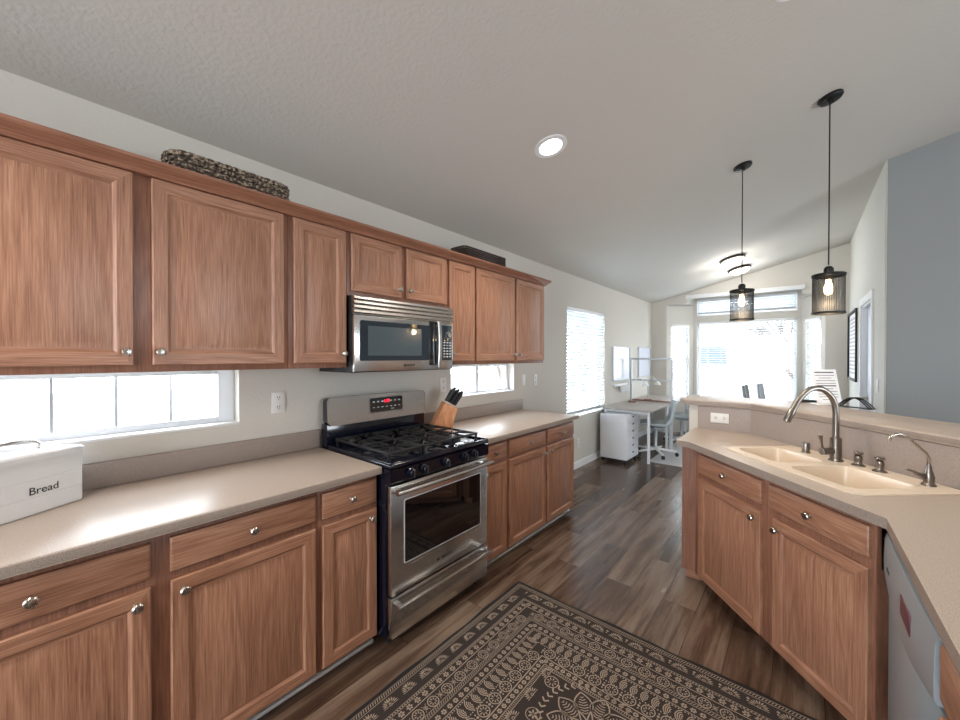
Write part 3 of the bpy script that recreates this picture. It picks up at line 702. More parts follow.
# oven door
dr_ = MB(); dr_.box(.008, W-.008, -.698, -.664, .272, .818, bev=.006)
od = dr_.build('oven_door', 'steelH', RG)
b = MB(); b.loft([[(x, y, z) for x, z in rrect(.092, W-.082, .415, .730, .006, 2)] for y in (-.698, -.7005)]); b.build('window', 'bglass', od)
b = MB(); b.loft([[(x, y, z) for x, z in rrect(.086, W-.076, .409, .736, .008, 2)] for y in (-.6975, -.6990)]); b.build('window_trim', 'silverink', od)
b = MB(); b.loft([[(x, -.742-.008*math.sin(PI*(x-.01)/.742)+.016*math.cos(a), .794+.012*math.sin(a)) for a in [2*PI*k/12 for k in range(12)]] for x in [.012+.738*i/14 for i in range(15)]])
b.box(.02, .052, -.74, -.697, .785, .803, bev=.003); b.box(W-.052, W-.02, -.74, -.697, .785, .803, bev=.003); b.build('handle', 'steelH', od)
text_part('maker_lettering', 'BOSCH', .022, 'ink', od, (.39, -.6990, .335), bold=.0006)
b = MB(); b.lathe([(.0085, 0), (.0085, .001)], (.325, -.6985, .335), 20, axis=(0, -1, 0)); b.build('maker_emblem', 'ink', od)
b = MB(); b.box(.008, W-.008, -.700, -.664, .062, .262, bev=.006); dw_ = b.build('storage_drawer', 'steelH', RG)
b = MB(); b.box(.015, W-.015, -.758, -.736, .222, .244, bev=.007); b.box(.02, .05, -.74, -.699, .224, .242, bev=.002); b.box(W-.05, W-.02, -.74, -.699, .224, .242, bev=.002); b.build('handle', 'steelH', dw_)
for x in (.05, W-.05):
    for y in (-.62, -.08): MB().lathe([(.018, .0005), (.018, .012), (.01, .014), (.01, .052)], (x, y, 0), 12).build('foot', 'blackmat', RG)

# ================================================================== MICROWAVE
MW = thing('microwave', 'stainless over-range microwave with louvred vent hung under the short cabinet', 'microwave', (.003, 1.118, 1.37), PI/2)
W = .760
b = MB(); b.box(.001, W-.001, -.355, 0, 0, .4245, bev=.003); b.build('case', 'blackmat', MW)
b = MB(); b.box(0, W, -.372, -.356, .322, .4235)
for k in range(4):
    z = .326+k*.0245; b.loft([[(x, y, zz) for y, zz in ((-.37, z), (-.388, z+.001), (-.392, z+.006), (-.388, z+.019), (-.37, z+.0215))] for x in (0, W)])
b.build('vent_grille', 'steelH', MW)
b = MB(); b.box(.0, .640, -.387, -.357, .004, .318, bev=.006); md = b.build('door', 'steelH', MW)
b = MB(); b.loft([[(x, y, z) for x, z in rrect(.035, .545, .066, .290, .012, 4)] for y in (-.386, -.3895)]); b.build('window', 'mwglass', md)
b = MB(); b.box(.085, .475, -.3905, -.3896, .095, .262); b.build('window_screen', 'mwinner', md)
b = MB(); b.box(.545, .625, -.3895, -.386, .035, .318, bev=.001); b.build('handle_recess', 'bglass', md)
b = MB(); b.loft([[(.612+.013*math.cos(a), -.408+.012*math.sin(a)-.010*math.sin(PI*(z-.02)/.3), z) for a in [2*PI*k/10 for k in range(10)]] for z in [.02+.30*i/10 for i in range(11)]])
b.box(.604, .62, -.41, -.385, .035, .05); b.box(.604, .62, -.41, -.385, .285, .30); b.build('handle', 'steelV', md)
text_part('maker_lettering', 'BOSCH', .019, 'ink', md, (.39, -.3876, .036), bold=.0006)
b = MB(); b.lathe([(.008, 0), (.008, .001)], (.345, -.3872, .036), 20, axis=(0, -1, 0)); b.build('maker_emblem', 'ink', md)
b = MB(); b.box(.642, W, -.387, -.357, .004, .318, bev=.005); cpn = b.build('control_panel', 'steelH', MW)
b = MB(); b.box(.652, .748, -.389, -.3865, .065, .300, bev=.001); b.build('panel_face', 'mwglass', cpn)
b = MB()
for a in range(12): b.lathe([(.0028, 0), (.0028, .001)], (.715+.024*math.cos(a*PI/6), -.3888, .235+.024*math.sin(a*PI/6)), 6, axis=(0, -1, 0))
for r_ in range(6):
    for c_ in range(3): b.box(.668+c_*.028, .684+c_*.028, -.3900, -.3888, .085+r_*.019, .093+r_*.019)
b.build('buttons', 'silverink', cpn)
k = MB().lathe([(.017, 0), (.016, .012), (0, .012)], (.715, -.3888, .235), 20, axis=(0, -1, 0)); k.build('dial', 'steelH', cpn)

# ================================================================== small things on the left counter
ang = D2R(34)
BX = thing('bread_tin', 'white enamel bread tin with wire handle standing by the long low window', 'bread tin', (.140, .122, .9145), 0)
BX.rotation_euler = (0, 0, PI/2+ang)
# local: front faces -y ; right end at x=0, extends to -x
Lb, Db, Hb = .36, .125, .185
b = MB(); b.loft([[(x, y, z) for x, y in rrect(-Lb+i, -i, i, Db-i, .012, 4)] for i, z in ((.004, .0005), (0, .006), (0, .058), (.0015, .060), (0, .062), (0, .118), (.0015, .120), (0, .122), (0, Hb))])
bb = b.build('body', 'enamelbox', BX)
text_part('lettering', 'Bread', .036, 'ink', bb, (-.122, -.0008, .082))
b = MB(); b.loft([[(x, y, z) for x, y in rrect(-Lb-.004+i, .004-i, -.004+i, Db+.004-i, .014, 4)] for i, z in ((0, Hb+.0005), (0, Hb+.018), (.004, Hb+.022), (.03, Hb+.028), (.05, Hb+.031))])
ld = b.build('lid', 'enamelbox', BX)
b = MB(); b.tube([(-.255, Db/2, Hb+.030), (-.255, Db/2-.004, Hb+.050), (-.235, Db/2-.008, Hb+.062), (-.175, Db/2-.01, Hb+.066), (-.115, Db/2-.008, Hb+.062), (-.095, Db/2-.004, Hb+.050), (-.095, Db/2, Hb+.030)], .005, 8); b.build('handle', 'nickel', ld)
# knife block
KR = D2R(-28)
KB = thing('knife_block', 'light wood knife block right of the range', 'knife block', (.16, 1.985, .9145), KR)
b = MB(); pr = [(-.075, 0), (.055, 0), (.075, .03), (-.02, .205), (-.115, .155), (-.085, .06)]
b.loft([[(x, y, z) for y, z in [(-p[0], p[1]) for p in pr]] for x in (-.05, .05)]); b.build('block', 'block', KB)
kd = Vector((0, -.48, .88)).normalized()
sl = Vector((0, .88, .46)).normalized()
ki = 0
for r_ in range(3):
    for c_ in range(4):
        base = Vector((-.034+.0225*c_, .040+.030*r_, .196-.0*r_)) if False else Vector((-.034+.0225*c_, .105-.030*r_-.0, .167+.0155*r_))
        L = .10+.012*((c_*7+r_*3) % 3)
        d = Vector((.05*(c_-1.5)+.10, .50, .86)).normalized()
        base = Vector((-.034+.0225*c_, .098-.028*r_, .172+.0146*r_))
        kt = thing('kitchen_knife', 'black-handled kitchen knife standing in the light wood block', 'knife', KB.matrix_world @ Vector((0, 0, 0)), 0, 'knives in the block')
        kt.location = Matrix.Translation(KB.location) @ (Matrix.Rotation(KR, 4, 'Z') @ base); kt.rotation_euler = (0, 0, KR)
        MB().tube([d*.006, d*.012, d*L*.5, d*L, d*(L+.006)], [.006, .008, .0085, .010, .006], 8).build('handle', 'blackmat', kt)
# woven baskets on top of the wall cabinets
def braid(b, path_fn, n, zc, amp, r, ph, mi=0, up=None):
    pts = []
    for i in range(n+1):
        p, nrm = path_fn(i/n); pts.append(p+nrm*amp*math.cos(i*PI/2+ph)+Vector((0, 0, zc+amp*.5*math.sin(i*PI/2+ph))))
    b.tube(pts, r, 6, mi, True)
def rr_path(L, Wd, r):
    poly = rrect(-L/2, L/2, -Wd/2, Wd/2, r, 6); poly.append(poly[0])
    ds = [0]
    for a, c in zip(poly, poly[1:]): ds.append(ds[-1]+math.dist(a, c))
    def f(t):
        d = t*ds[-1]
        for k in range(len(ds)-1):
            if d <= ds[k+1]+1e-9:
                u = (d-ds[k])/(ds[k+1]-ds[k]+1e-12); a, c = poly[k], poly[k+1]; dx, dy = c[0]-a[0], c[1]-a[1]; l = math.hypot(dx, dy)
                return Vector((a[0]+dx*u, a[1]+dy*u, 0)), Vector((dy/l, -dx/l, 0))
    return f
BK = thing('woven_basket', 'long grey-brown braided basket lying on the wall cabinets near the left end', 'basket', (.215, .595, 2.1585), PI/2)
b = MB(); b.loft([[(x, y, z) for x, y in rrect(-.215, .215, -.065, .065, .05, 5)] for z in (.001, .125)]); b.build('lining', 'wovendark', BK)
b = MB(); f_ = rr_path(.47, .165, .06)
for row in range(6):
    for ph in (0, PI): braid(b, f_, 72, .013+row*.024, .0055, .0095, ph+row*1.3)
b.build('weave', 'woven', BK)
BK = thing('woven_basket', 'dark rattan tray basket on the wall cabinets above the right end', 'basket', (.215, 2.37, 2.1585), PI/2)
b = MB(); b.loft([[(x, y, z) for x, y in rrect(-.25, .25, -.07, .07, .03, 4)] for z in (.001, .125)]); b.build('lining', 'wovendark', BK)
b = MB(); f_ = rr_path(.53, .16, .035)
for row in range(10):
    for ph in (0, PI): braid(b, f_, 160, .008+row*.0145, .004, .0055, ph+row*PI/2)
b.build('weave', plain('rattan_brown', (66, 52, 48), .5), BK)

# ================================================================== outlets and switches
def outlet(label, loc, rotz, kind='outlet', horiz=False, cat='outlet', name='wall_outlet'):
    t = thing(name, label, cat, loc, rotz); w_, h_ = (.072, .116) if not horiz else (.116, .072)
    b = MB(); b.box(-w_/2, w_/2, -.007, -.0008, -h_/2, h_/2, bev=.0025); b.build('plate', 'plate', t)
    if kind == 'outlet':
        for s_ in (-1, 1):
            b = MB()
            if horiz: c = (s_*.026, 0)
            else: c = (0, s_*.026)
            for dx in (-.006, .006):
                if horiz: b.box(c[0]-.005, c[0]+.005, -.0085, -.0068, dx-.0015, dx+.0015)
                else: b.box(dx-.0015, dx+.0015, -.0085, -.0068, c[1]-.002, c[1]+.008)
            b.lathe([(.0028, 0), (.0028, .0015)], (c[0]+(.009 if horiz else 0), -.007, c[1]-(0 if horiz else .009)), 8, axis=(0, -1, 0))
            b.build('socket', 'slot', t)
    else:
        MB().box(-.016, .016, -.0105, -.0068, -.033, .033, bev=.0015).build('rocker', 'trim', t)
    return t
outlet('white double outlet on the wall between the long low window and the range', (0, .882, 1.203), PI/2)
outlet('white plate on the wall behind the knife block', (0, 2.16, 1.23), PI/2)
outlet('white rocker switch right of the small low window, nearer the window', (0, 3.33, 1.215), PI/2, 'switch', cat='switch', name='light_switch')
outlet('white outlet on the wall beyond the end of the wall cabinets', (0, 3.567, 1.205), PI/2)
outlet('white outlet low on the wall under the tall window', (0, 4.62, .33), PI/2)
outlet('white outlet set sideways in the bar splash at the left end of the peninsula', (1.775, 3.2803, 1.005), 0, horiz=True)
outlet('white thermostat switch on the white wall at the corner beside the door', (XW, 5.08, 1.19), -PI/2, 'switch', cat='switch', name='light_switch')

# ================================================================== lights on the ceiling
CT = math.atan(MS)
def lamp(name, loc, p, r, col):
    l = bpy.data.lights.new(name, 'POINT'); l.energy = p; l.shadow_soft_size = r; l.color = col
    o = bpy.data.objects.new(name, l); COL.objects.link(o); o.location = loc; return o
def recessed(x, y, label, p):
    t = thing('recessed_light', label, 'light', (x, y, cz(x)), 0); t.rotation_euler = (0, -CT, 0)
    MB().lathe([(.070, -.004), (.098, -.005), (.102, -.002), (.102, -.0005)], n=32, caps=False).build('trim_ring', 'trim', t)
    MB().lathe([(.070, -.004), (.066, -.003), (.058, -.0015), (0, -.0012)], n=32, caps=False).build('lens', 'can', t)
    l = bpy.data.lights.new('recessed_lamp', 'SPOT'); l.energy = p; l.spot_size = D2R(120); l.spot_blend = .6; l.shadow_soft_size = .07; l.color = (1, .88, .74)
    o = bpy.data.objects.new('recessed_lamp', l); COL.objects.link(o); o.location = (x, y, cz(x)-.03); 
recessed(1.051, 2.06, 'round recessed ceiling light in the middle of the kitchen ceiling', 48)
recessed(2.228, 2.045, 'round recessed ceiling light cut by the top edge of the picture', 48)
recessed(1.05, -.6, 'added round recessed light behind the camera, unseen fill for the near kitchen', 48)  # extra lamp added out of view to light the near part
def dome(x, y, label):
    t = thing('ceiling_light', label, 'light', (x, y, cz(x)), 0, 'dome lights over the dining end'); t.rotation_euler = (0, -CT, 0)
    MB().lathe([(.145, -.001), (.156, -.012), (.156, -.030), (.140, -.036), (.130, -.025)], n=36, caps=False).build('rim', 'bronze', t)
    MB().lathe([(.138, -.030), (.128, -.055), (.10, -.078), (.055, -.092), (0, -.096)], n=36, caps=False).build('glass_bowl', 'dome', t)
    MB().lathe([(.009, -.094), (.010, -.104), (.005, -.111), (0, -.112)], n=12).build('finial', 'bronze', t)
    lamp('dome_lamp', (x, y, cz(x)-.22), 9, .12, (1, .97, .93))
dome(1.487, 6.365, 'glass dome ceiling light with dark rim, the nearer of the two over the dining end')
dome(1.488, 7.15, 'glass dome ceiling light with dark rim, the one closer to the bay')
def pendant(x, y, zb, zt, label):
    zc_ = cz(x); t = thing('pendant_lamp', label, 'pendant lamp', (x, y, zc_), 0, 'mesh pendants over the bar')
    b = MB(); b.lathe([(.062, -.0005), (.062, -.012), (.055, -.020), (.012, -.026), (.010, -.04)], n=32); b.xf(Matrix.Rotation(-CT, 4, 'Y')); b.build('canopy', 'blackmetal', t)
    zt -= zc_; zb -= zc_
    MB().tube([(0, 0, -.03), (0, 0, zt+.06)], .0035, 8).build('cord', 'blackmetal', t)
    MB().lathe([(.006, zt+.052), (.016, zt+.048), (.024, zt+.036), (.024, zt+.004), (.020, zt-.03)], n=20).build('socket', 'blackmetal', t)
    R_ = .077
    b = MB(); b.lathe([(.02, zt+.004), (R_, zt+.004), (R_+.004, zt+.001), (R_+.004, zt-.012), (R_, zt-.014), (R_-.002, zt-.001), (.02, zt-.001)], n=36, caps=False)
    b.build('top_ring', 'blackmetal', t); MB().lathe([(R_-.002, zb), (R_+.004, zb), (R_+.004, zb+.012), (R_-.002, zb+.012), (R_-.002, zb)], n=36, caps=False).build('bottom_ring', 'blackmetal', t)
    b = MB(); n1, n2 = 56, 34; hz = (zt-zb-.02)
    for i in range(n1):
        a = 2*PI*i/n1; da = .22*2*PI/n1/2
        b.loft([[(R_*math.cos(a+s_*da), R_*math.sin(a+s_*da), z) for s_ in (-1, 1)]+[((R_-.0012)*math.cos(a+s_*da), (R_-.0012)*math.sin(a+s_*da), z) for s_ in (1, -1)] for z in (zb+.008, zt-.008)])
    for j in range(n2):
        z = zb+.012+hz*j/n2; hh = .22*hz/n2/2
        b.lathe([(R_+.0004, z-hh), (R_+.0004, z+hh), (R_-.001, z+hh), (R_-.001, z-hh), (R_+.0004, z-hh)], n=36, caps=False)
    b.build('mesh_shade', 'blackmetal', t)
    bu = MB().lathe([(.012, zt-.03), (.014, zt-.05), (.019, zt-.07), (.022, zt-.09), (.019, zt-.112), (.009, zt-.124), (0, zt-.126)], n=24).build('bulb', 'bulb', t)
    lamp('pendant_bulb_light', (x, y, zt+zc_-.19), 3.2, .03, (1, .72, .42))
pendant(1.878, 3.564, 1.740, 1.975, 'black wire-mesh pendant lamp over the bar, the farther and smaller-looking one')
pendant(2.358, 3.170, 1.722, 1.965, 'black wire-mesh pendant lamp over the bar, the nearer one on the right')

# ================================================================== objects on the bar
q = (2.385, 3.555)
t = thing('sign_holder', 'printed white sheet in a tilted stand on the bar top', 'sign', (q[0], q[1], 1.1305), D2R(35))
b = MB(); T = Matrix.Rotation(D2R(-14), 4, 'X'); b.box(-.08, .08, -.002, .0, .006, .245, T=T); sh_ = b.build('sheet', 'paper', t)
b = MB()
for k in range(11):
    wl = .062 if k % 4 else .04; b.box(-wl, wl, -.0032, -.0022, .03+k*.019, .033+k*.019+(.004 if k in (10, 5) else 0), T=T)
b.build('printed_lines', 'slot', sh_)
b = MB(); b.box(-.08, .08, -.05, .06, .0, .004, bev=.001); b.build('foot', 'plate', t)
q = (2.31, 3.66)
t = thing('phone_dock', 'small black phone dock behind the tilted sheet on the bar', 'phone dock', (2.275, 3.60, 1.1305), D2R(10))
b = MB(); b.box(-.05, .05, -.03, .03, 0, .018, bev=.005); b.build('base', 'blackmat', t)
t = thing('letter_rack', 'black curved wire letter rack on the bar right of the tilted sheet', 'rack', (2.50, 3.42, 1.1305), D2R(-40))
for k in range(3):
    pts = [(-.09+.18*i/10, .02*(k-1), .004+.06*math.sin(PI*i/10)*(1-.0*k)) for i in range(11)]
    MB().tube([(p[0], p[1], p[2]) for p in pts], .004, 6).build('hoop', 'blackmetal', t)
MB().box(-.095, .095, -.03, .03, 0, .003).build('base', 'blackmetal', t)

# ================================================================== wall things at the dining end
def whiteboard(label, y0, y1, z0, z1):
    t = thing('whiteboard', label, 'whiteboard', (0, y0, z0), PI/2, 'whiteboards on the left wall'); w_, h_ = y1-y0, z1-z0
    MB().box(0, w_, -.014, -.001, 0, h_).build('panel', 'board', t)
    b = MB()
    for q in ((0, w_, 0, .016), (0, w_, h_-.016, h_), (0, .016, .016, h_-.016), (w_-.016, w_, .016, h_-.016)): b.box(q[0], q[1], -.024, -.0145, q[2], q[3], bev=.002)
    b.build('frame', 'alu', t)
whiteboard('aluminium-framed whiteboard on the left wall, the nearer one beside the tall window', 5.80, 6.56, 1.08, 1.62)
whiteboard('aluminium-framed whiteboard on the left wall, the farther one near the corner', 7.02, 7.72, 1.09, 1.635)
t = thing('framed_print', 'black-framed print of small grey lettering on the white wall left of the door', 'picture', (XW, 7.68, 1.14), -PI/2)
wp, hp = 1.03, .93
MB().box(0, wp, -.010, -.001, 0, hp).build('sheet', 'paper', t)
b = MB()
for q in ((0, wp, 0, .03), (0, wp, hp-.03, hp), (0, .03, .03, hp-.03), (wp-.03, wp, .03, hp-.03)): b.box(q[0], q[1], -.032, -.0105, q[2], q[3], bev=.002)
b.build('frame', 'blackmat', t)
b = MB(); rnd = random.Random(4)
for k in range(15):
    x = .09
    while x < wp-.12:
        l_ = rnd.uniform(.03, .09); b.box(x, min(x+l_, wp-.09), -.0115, -.0103, .09+k*.052, .113+k*.052); x += l_+.022
b.build('lettering', 'alu', t)
# wall rail with pots above the desk
t = thing('wall_rail', 'white wall rail with small hanging pots above the nearer desk', 'rail', (0, 5.83, .99), PI/2)
MB().box(0, .58, -.03, -.001, 0, .035, bev=.004).build('rail', 'lamp', t)
for k in range(4):
    p_ = MB().lathe([(.022, -.10), (.03, -.02), (.031, -.015), (.027, -.015)], (.22+k*.085, -.062, .01), 14).build('pot', 'lamp', t)

# ---- desks
def desk(label, y0, y1):
    t = thing('writing_desk', label, 'desk', (.36, (y0+y1)/2, 0), 0, 'desks along the left wall'); l_ = (y1-y0)/2
    b = MB(); b.prism(rrect(-.34, .34, -l_, l_, .08, 4), .705, .73, bev=.003); b.build('desktop', 'desk', t)
    for sx in (-1, 1):
        for sy in (-1, 1):
            MB().box(sx*.30-.016, sx*.30+.016, sy*(l_-.06)-.016, sy*(l_-.06)+.016, .001, .7045, bev=.003).build('leg', 'white', t)
    b = MB(); b.box(-.284, .284, -l_+.05, -l_+.07, .672, .7045); b.build('apron', 'white', t); MB().box(-.284, .284, l_-.07, l_-.05, .66, .7045).build('apron', 'white', t)
desk('pale-topped white-legged desk on the left wall, the nearer one beside the drawer unit', 5.34, 6.37)
desk('pale-topped white-legged desk on the left wall, the one in the far corner', 6.44, 7.70)
t = thing('divider_frame', 'tall thin metal frame standing between the two desks', 'frame', (.40, 6.405, 0))
for x in (-.31, .31): MB().box(x-.014, x+.014, -.014, .014, .001, 1.44, bev=.002).build('post', 'alu' if x < 0 else 'white', t)
MB().box(-.296, .296, -.012, .012, 1.412, 1.44, bev=.002).build('top_bar', 'alu', t); MB().box(-.296, .296, -.012, .012, 1.07, 1.092, bev=.002).build('middle_bar', 'alu', t)
MB().box(-.296, .296, -.012, .012, .74, .765, bev=.002).build('lower_bar', 'woodbase', t)
def desk_lamp(label, x, y, rz, flip=1):
    t = thing('desk_lamp', label, 'desk lamp', (x, y, .7305), rz, 'white swing-arm lamps on the desks')
    MB().lathe([(.065, 0), (.065, .012), (.05, .018), (.012, .02)], n=24).build('base', 'woodbase', t)
    MB().tube([(0, 0, .018), (0, 0, .30)], .007, 8).build('stem', 'alu', t)
    MB().tube([(0, 0, .30), (.10*flip, 0, .40), (.20*flip, -.02, .33)], .007, 8).build('arm', 'lamp', t)
    MB().lathe([(.018, .06), (.03, .045), (.055, 0), (.052, 0), (.028, .04)], (.20*flip, -.02, .27), 20, caps=False).build('lamp_shade', 'lamp', t)
desk_lamp('white swing-arm lamp with brown base on the nearer desk', .17, 6.20, .3)
desk_lamp('white swing-arm lamp with brown base on the far corner desk', .26, 6.72, -.4)
# drawer unit on casters
t = thing('drawer_unit', 'white drawer cabinet on black casters in front of the desk', 'drawer unit', (.272, 5.155, 0), 0)
b = MB(); b.box(-.19, .172, 0, .45, .055, .66, bev=.003); b.build('body', 'white', t)
for k in range(6):
    z0 = .062+k*.098; o = MB().box(.1725, .19, .006, .444, z0, z0+.093, bev=.002).build('drawer', 'white', t)
    MB().box(.188, .1925, .19, .26, z0+.066, z0+.084, bev=.002).build('handle', 'slot', o)
for x in (-.16, .15):
    for y in (.04, .41):
        MB().lathe([(.022, -.012), (.024, -.01), (.024, .01), (.022, .012)], (x, y, .0245), 14, axis=(1, 0, 0)).build('caster', 'tire', t)
# ---- swivel chairs
def swivel(label, x, y, rz, shell='shell', group=None, tall=1):
    t = thing('swivel_chair', label, 'chair', (x, y, .008), rz, group)
    # shell profile: seat facing -y, back at +y
    prof = [(-.21, .435), (-.16, .45), (0, .44), (.12, .445), (.19, .48), (.225, .56), (.245, .66), (.265, .76), (.275, .80)]
    prof = [(a, c if c <= .48 else .48+(c-.48)*tall) for a, c in prof]
    wd = [.17, .20, .215, .215, .205, .20, .195, .185, .16]
    for th_, nm in ((0, 'shell'),):
        b = MB(); loops = []
        for (y_, z_), w_ in zip(prof, wd):
            top = [(w_*u, y_-.05*abs(u)**2.2*(1 if z_ > .47 else 0), z_+.045*abs(u)**2.4*(1 if z_ < .5 else .2)) for u in (-1, -.8, -.5, 0, .5, .8, 1)]
            bot = [(p[0]*.985, p[1]+(.014 if z_ > .47 else 0), p[2]-(.014 if z_ < .5 else .002)) for p in reversed(top)]
            loops.append(top+bot)
        b.loft(loops); b.build('seat_shell', shell, t)
    MB().lathe([(.10, .40), (.10, .412), (.03, .415), (.026, .40), (.022, .12), (.03, .10), (.03, .085)], n=16).build('column', 'alu', t)
    for k in range(5):
        a = 2*PI*k/5+.3; o = MB().tube([(0, 0, .095), (.28*math.cos(a), .28*math.sin(a), .07)], [.022, .014], 8).build('leg', 'white' if shell == 'shell' else 'alu', t)
        MB().lathe([(.022, -.02), (.027, -.015), (.027, .015), (.022, .02)], (.28*math.cos(a), .28*math.sin(a), .0275), 14, axis=(-math.sin(a), math.cos(a), 0)).build('caster', 'tire', t)
    return t
c1 = swivel('pale plastic swivel chair pulled up to the nearer desk', .60, 5.95, D2R(-72))
copy_thing(c1, (.72, 7.02, .008), D2R(-60), 'pale plastic swivel chair at the far corner desk')
g1 = swivel('grey shell chair standing in the bay, the nearer, left one of the pair', 1.83, 6.98, D2R(88), 'greyshell', tall=1.65)
copy_thing(g1, (1.96, 7.66, .008), D2R(84), 'grey shell chair standing in the bay, the right one of the pair')
b = MB(); b.box(.62, 2.5, 5.52, 7.75, .0005, .007, bev=.002); tag(b.build('floor_mat', 'mat'), 'pale flat rug under the swivel chairs at the dining end', 'rug')

# ================================================================== RUG with its woven pattern
RX0, RX1, RY0, RY1 = .845, 2.372, -.11, 2.018
RW, RL = (RX1-RX0)/2, (RY1-RY0)/2
t = thing('patterned_rug', 'dark brown rug with beige folk pattern on the kitchen floor', 'rug', ((RX0+RX1)/2, (RY0+RY1)/2, 0))
b = MB()
def wob(u, k): return .004*math.sin(u*9+k)+.003*math.sin(u*23+k*2)
outl = []
n = 40
for i in range(n): u = -1+2*i/n; outl.append((RW*u, -RL+wob(u, 1)))
for i in range(n): u = -1+2*i/n; outl.append((RW+wob(u, 2), RL*u))
for i in range(n): u = 1-2*i/n; outl.append((RW*u, RL+wob(u, 3)))
for i in range(n): u = 1-2*i/n; outl.append((-RW+wob(u, 4), RL*u))
b.prism(outl, .0006, .0075); b.build('binding', 'rugedge', t)
b = MB(); b.box(-RW+.014, RW-.014, -RL+.014, RL-.014, .0012, .0082); b.build('field', 'rug', t)
pm = MB(); ZP = .0094
def pface(pts): 
    vs = [pm.bm.verts.new((p[0], p[1], ZP)) for p in pts]; f = pm.bm.faces.new(vs)
    if f.calc_area() and f.normal.z < 0: f.normal_flip()
class TF:     # placement frame: origin, angle, scale
    def __init__(s, x, y, a, k=1): s.x, s.y, s.c, s.s, s.k = x, y, math.cos(a)*k, math.sin(a)*k, k
    def __call__(s, u, v): return (s.x+u*s.c-v*s.s, s.y+u*s.s+v*s.c)
def stroke(T, pts, w_):
    for a, c in zip(pts, pts[1:]):
        dx, dy = c[0]-a[0], c[1]-a[1]; l = math.hypot(dx, dy) or 1; nx, ny = -dy/l*w_/2, dx/l*w_/2
        pface([T(a[0]+nx, a[1]+ny), T(c[0]+nx, c[1]+ny), T(c[0]-nx, c[1]-ny), T(a[0]-nx, a[1]-ny)])
def ring(T, r, w_, n=20, cx=0, cy=0):
    for i in range(n):
        a, c = 2*PI*i/n, 2*PI*(i+1)/n
        pface([T(cx+(r+q*w_/2)*math.cos(e), cy+(r+q*w_/2)*math.sin(e)) for q, e in ((-1, a), (1, a), (1, c), (-1, c))])
def petal(T, a, r0, r1, w_, fill=True, lw=.004):
    ca, sa = math.cos(a), math.sin(a); pts = []
    for k in range(9):
        u = k/8; rr = r0+(r1-r0)*u; ww = w_*math.sin(PI*u**1.3)*.5; pts.append((rr, ww))
    out = [(r, q) for r, q in pts]+[(r, -q) for r, q in reversed(pts[1:-1])]
    out = [(r*ca-q*sa, r*sa+q*ca) for r, q in out]
    if fill: pface([T(*p) for p in out])
    else: stroke(T, out+[out[0]], lw)
def dot(T, x, y, r, n=7): pface([T(x+r*math.cos(2*PI*i/n), y+r*math.sin(2*PI*i/n)) for i in range(n)])
def fan(T):
    T = TF(T.x, T.y, math.atan2(T.s, T.c)+PI)
    for k in range(9):
        a = D2R(10+20*k); petal(T, a, .012, .036, .0055)
    ring(T, .006, .003, 8); stroke(T, [(-.036, -.004), (.036, -.004)], .0025)
def med(T, r=.024):
    ring(T, r, .0042, 18)
    for k in range(8): petal(T, k*PI/4, .006, r-.005, .0055)
def floret(T, r=.016):
    for k in range(6): petal(T, k*PI/3, .002, r, .008)
def cresc(T):
    for q in range(4):
        r = .010+q*.008; stroke(T, [(r*math.cos(D2R(e))-.006, r*math.sin(D2R(e))) for e in (-60, -30, 0, 30, 60)], .0042)
def along(off, step, fn, skip=.0):
    # call fn(T) along the four sides at distance off from the edge; v axis of the frame points to the centre
    for (L, W_, a) in ((RW, RL, 0), (RL, RW, PI/2), (RW, RL, PI), (RL, RW, 3*PI/2)):
        span = 2*(L-off)-2*skip; n = max(1, round(span/step)); st = span/n
        for i in range(n):
            u = -L+off+skip+st*(i+.5); v = -(W_-off)
            x = u*math.cos(a)-v*math.sin(a); y = u*math.sin(a)+v*math.cos(a); fn(TF(x, y, a))
def lineb(off, w_=.0035):
    o = off
    T = TF(0, 0, 0); x, y = RW-o, RL-o; stroke(T, [(-x, -y), (x, -y), (x, y), (-x, y), (-x, -y)], w_)
along(.032, .011, lambda T: stroke(T, [(-.0035, -.007), (.0035, .007)], .0032)); lineb(.022, .002); lineb(.045, .0025)
along(.088, .098, fan, .03); along(.075, .098, lambda T: (dot(T, .049, -.008, .006), dot(T, .049, .006, .004)), .03)
lineb(.126, .0022); along(.132, .0125, lambda T: dot(T, 0, 0, .0035, 6)); lineb(.138, .0022)
along(.157, .042, lambda T: floret(T, .0155)); lineb(.177, .004)
along(.212, .083, med, .03); along(.212, .083, lambda T: (ring(TF(*T(.0415, 0), 0), .010, .0025, 4), dot(T, .0415, 0, .004), stroke(T, [(.03, -.018), (.053, .018)], .002), stroke(T, [(.03, .018), (.053, -.018)], .002)), .03)
lineb(.238, .0025); along(.248, .011, lambda T: stroke(T, [(-.004, -.006), (.004, .006)], .0028)); lineb(.258, .0025)
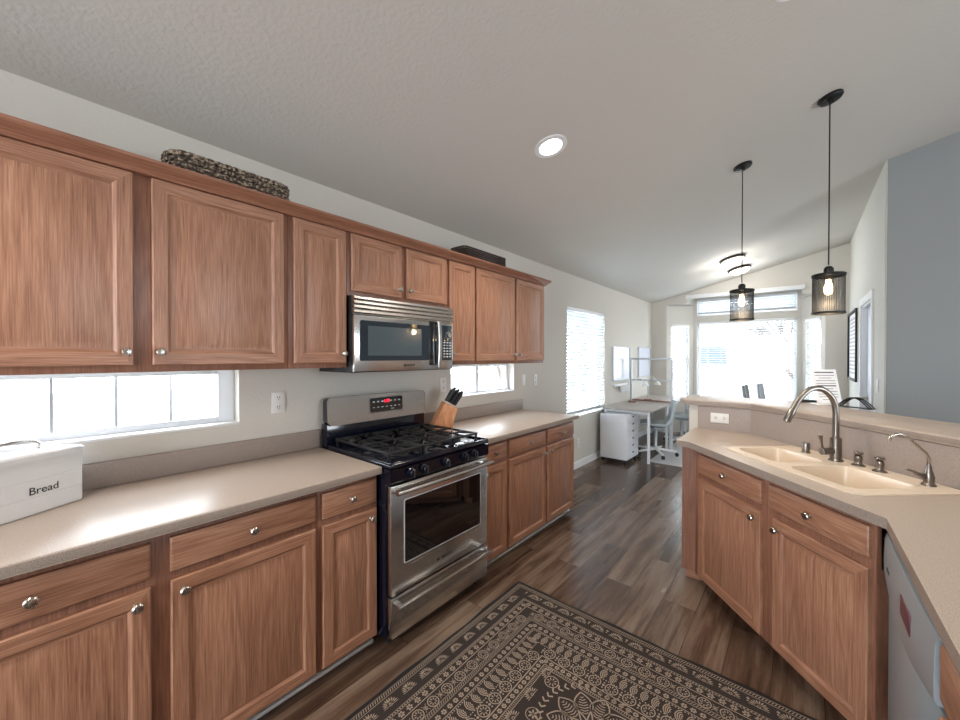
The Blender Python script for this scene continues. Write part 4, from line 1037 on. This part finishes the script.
along(.281, .034, lambda T: floret(T, .013)); lineb(.302, .0035); along(.310, .012, lambda T: dot(T, 0, 0, .0035, 6))
along(.342, .044, cresc); along(.372, .012, lambda T: dot(T, 0, 0, .0035, 6))
along(.402, .074, lambda T: med(T, .026), .02); along(.402, .074, lambda T: (dot(T, .037, 0, .006), dot(T, .037, .014, .004), dot(T, .037, -.014, .004)), .02)
lineb(.434, .005); along(.452, .03, lambda T: floret(T, .012)); lineb(.470, .0035); along(.478, .009, lambda T: stroke(T, [(0, -.005), (0, .005)], .0025)); lineb(.487, .003)
# medallions down the middle
def medallion(cy):
    T = TF(0, cy, 0)
    for k in range(10):
        a = PI/2+k*2*PI/10; petal(T, a, .035, .165, .072, False, .0055)
        ca, sa = math.cos(a), math.sin(a)
        for q in range(7):
            r = .065+q*.012; h_ = .020*math.sin(PI*(q+2)/9)
            Tq = TF(*T(r*ca, r*sa), a); stroke(Tq, [(.006, h_), (0, 0), (.006, -h_)], .0038)
        petal(T, a+PI/10, .075, .125, .016)
    ring(T, .030, .005, 20); ring(T, .018, .004, 14); dot(T, 0, 0, .008)
    for k in range(40):
        a = 2*PI*k/40; Tq = TF(*T(.196*math.cos(a), .196*math.sin(a)), a+PI/2)
        stroke(Tq, [(-.009, .015), (.005, 0), (-.009, -.015)], .007)
for cy in (1.385-(RY0+RY1)/2, 0, -(1.385-(RY0+RY1)/2)):
    medallion(cy)
for sy in (-1, 1):
    for sx in (-1, 1):
        cx, cy = sx*(RW-.545), sy*(RL-.45-.085); T = TF(cx, cy, 0); med(T, .03)
        T = TF(sx*(RW-.56), sy*(RL-.45-.20), D2R(90 if sx < 0 else -90)); 
for my in (.69, .23, -.23, -.69):
    for sx in (-1, 0, 1):
        T = TF(sx*.2, my*.47 if False else my*.5+(0 if sx else 0), 0)
        if sx: floret(T, .022); ring(T, .03, .003, 14)
for sx in (-1, 1):
    for cy in [-.56+.14*k for k in range(9)]: fan(TF(sx*(RW-.512), cy, -sx*PI/2*-1))
pm.build('woven_motifs', 'ruglight', t, keepn=True)
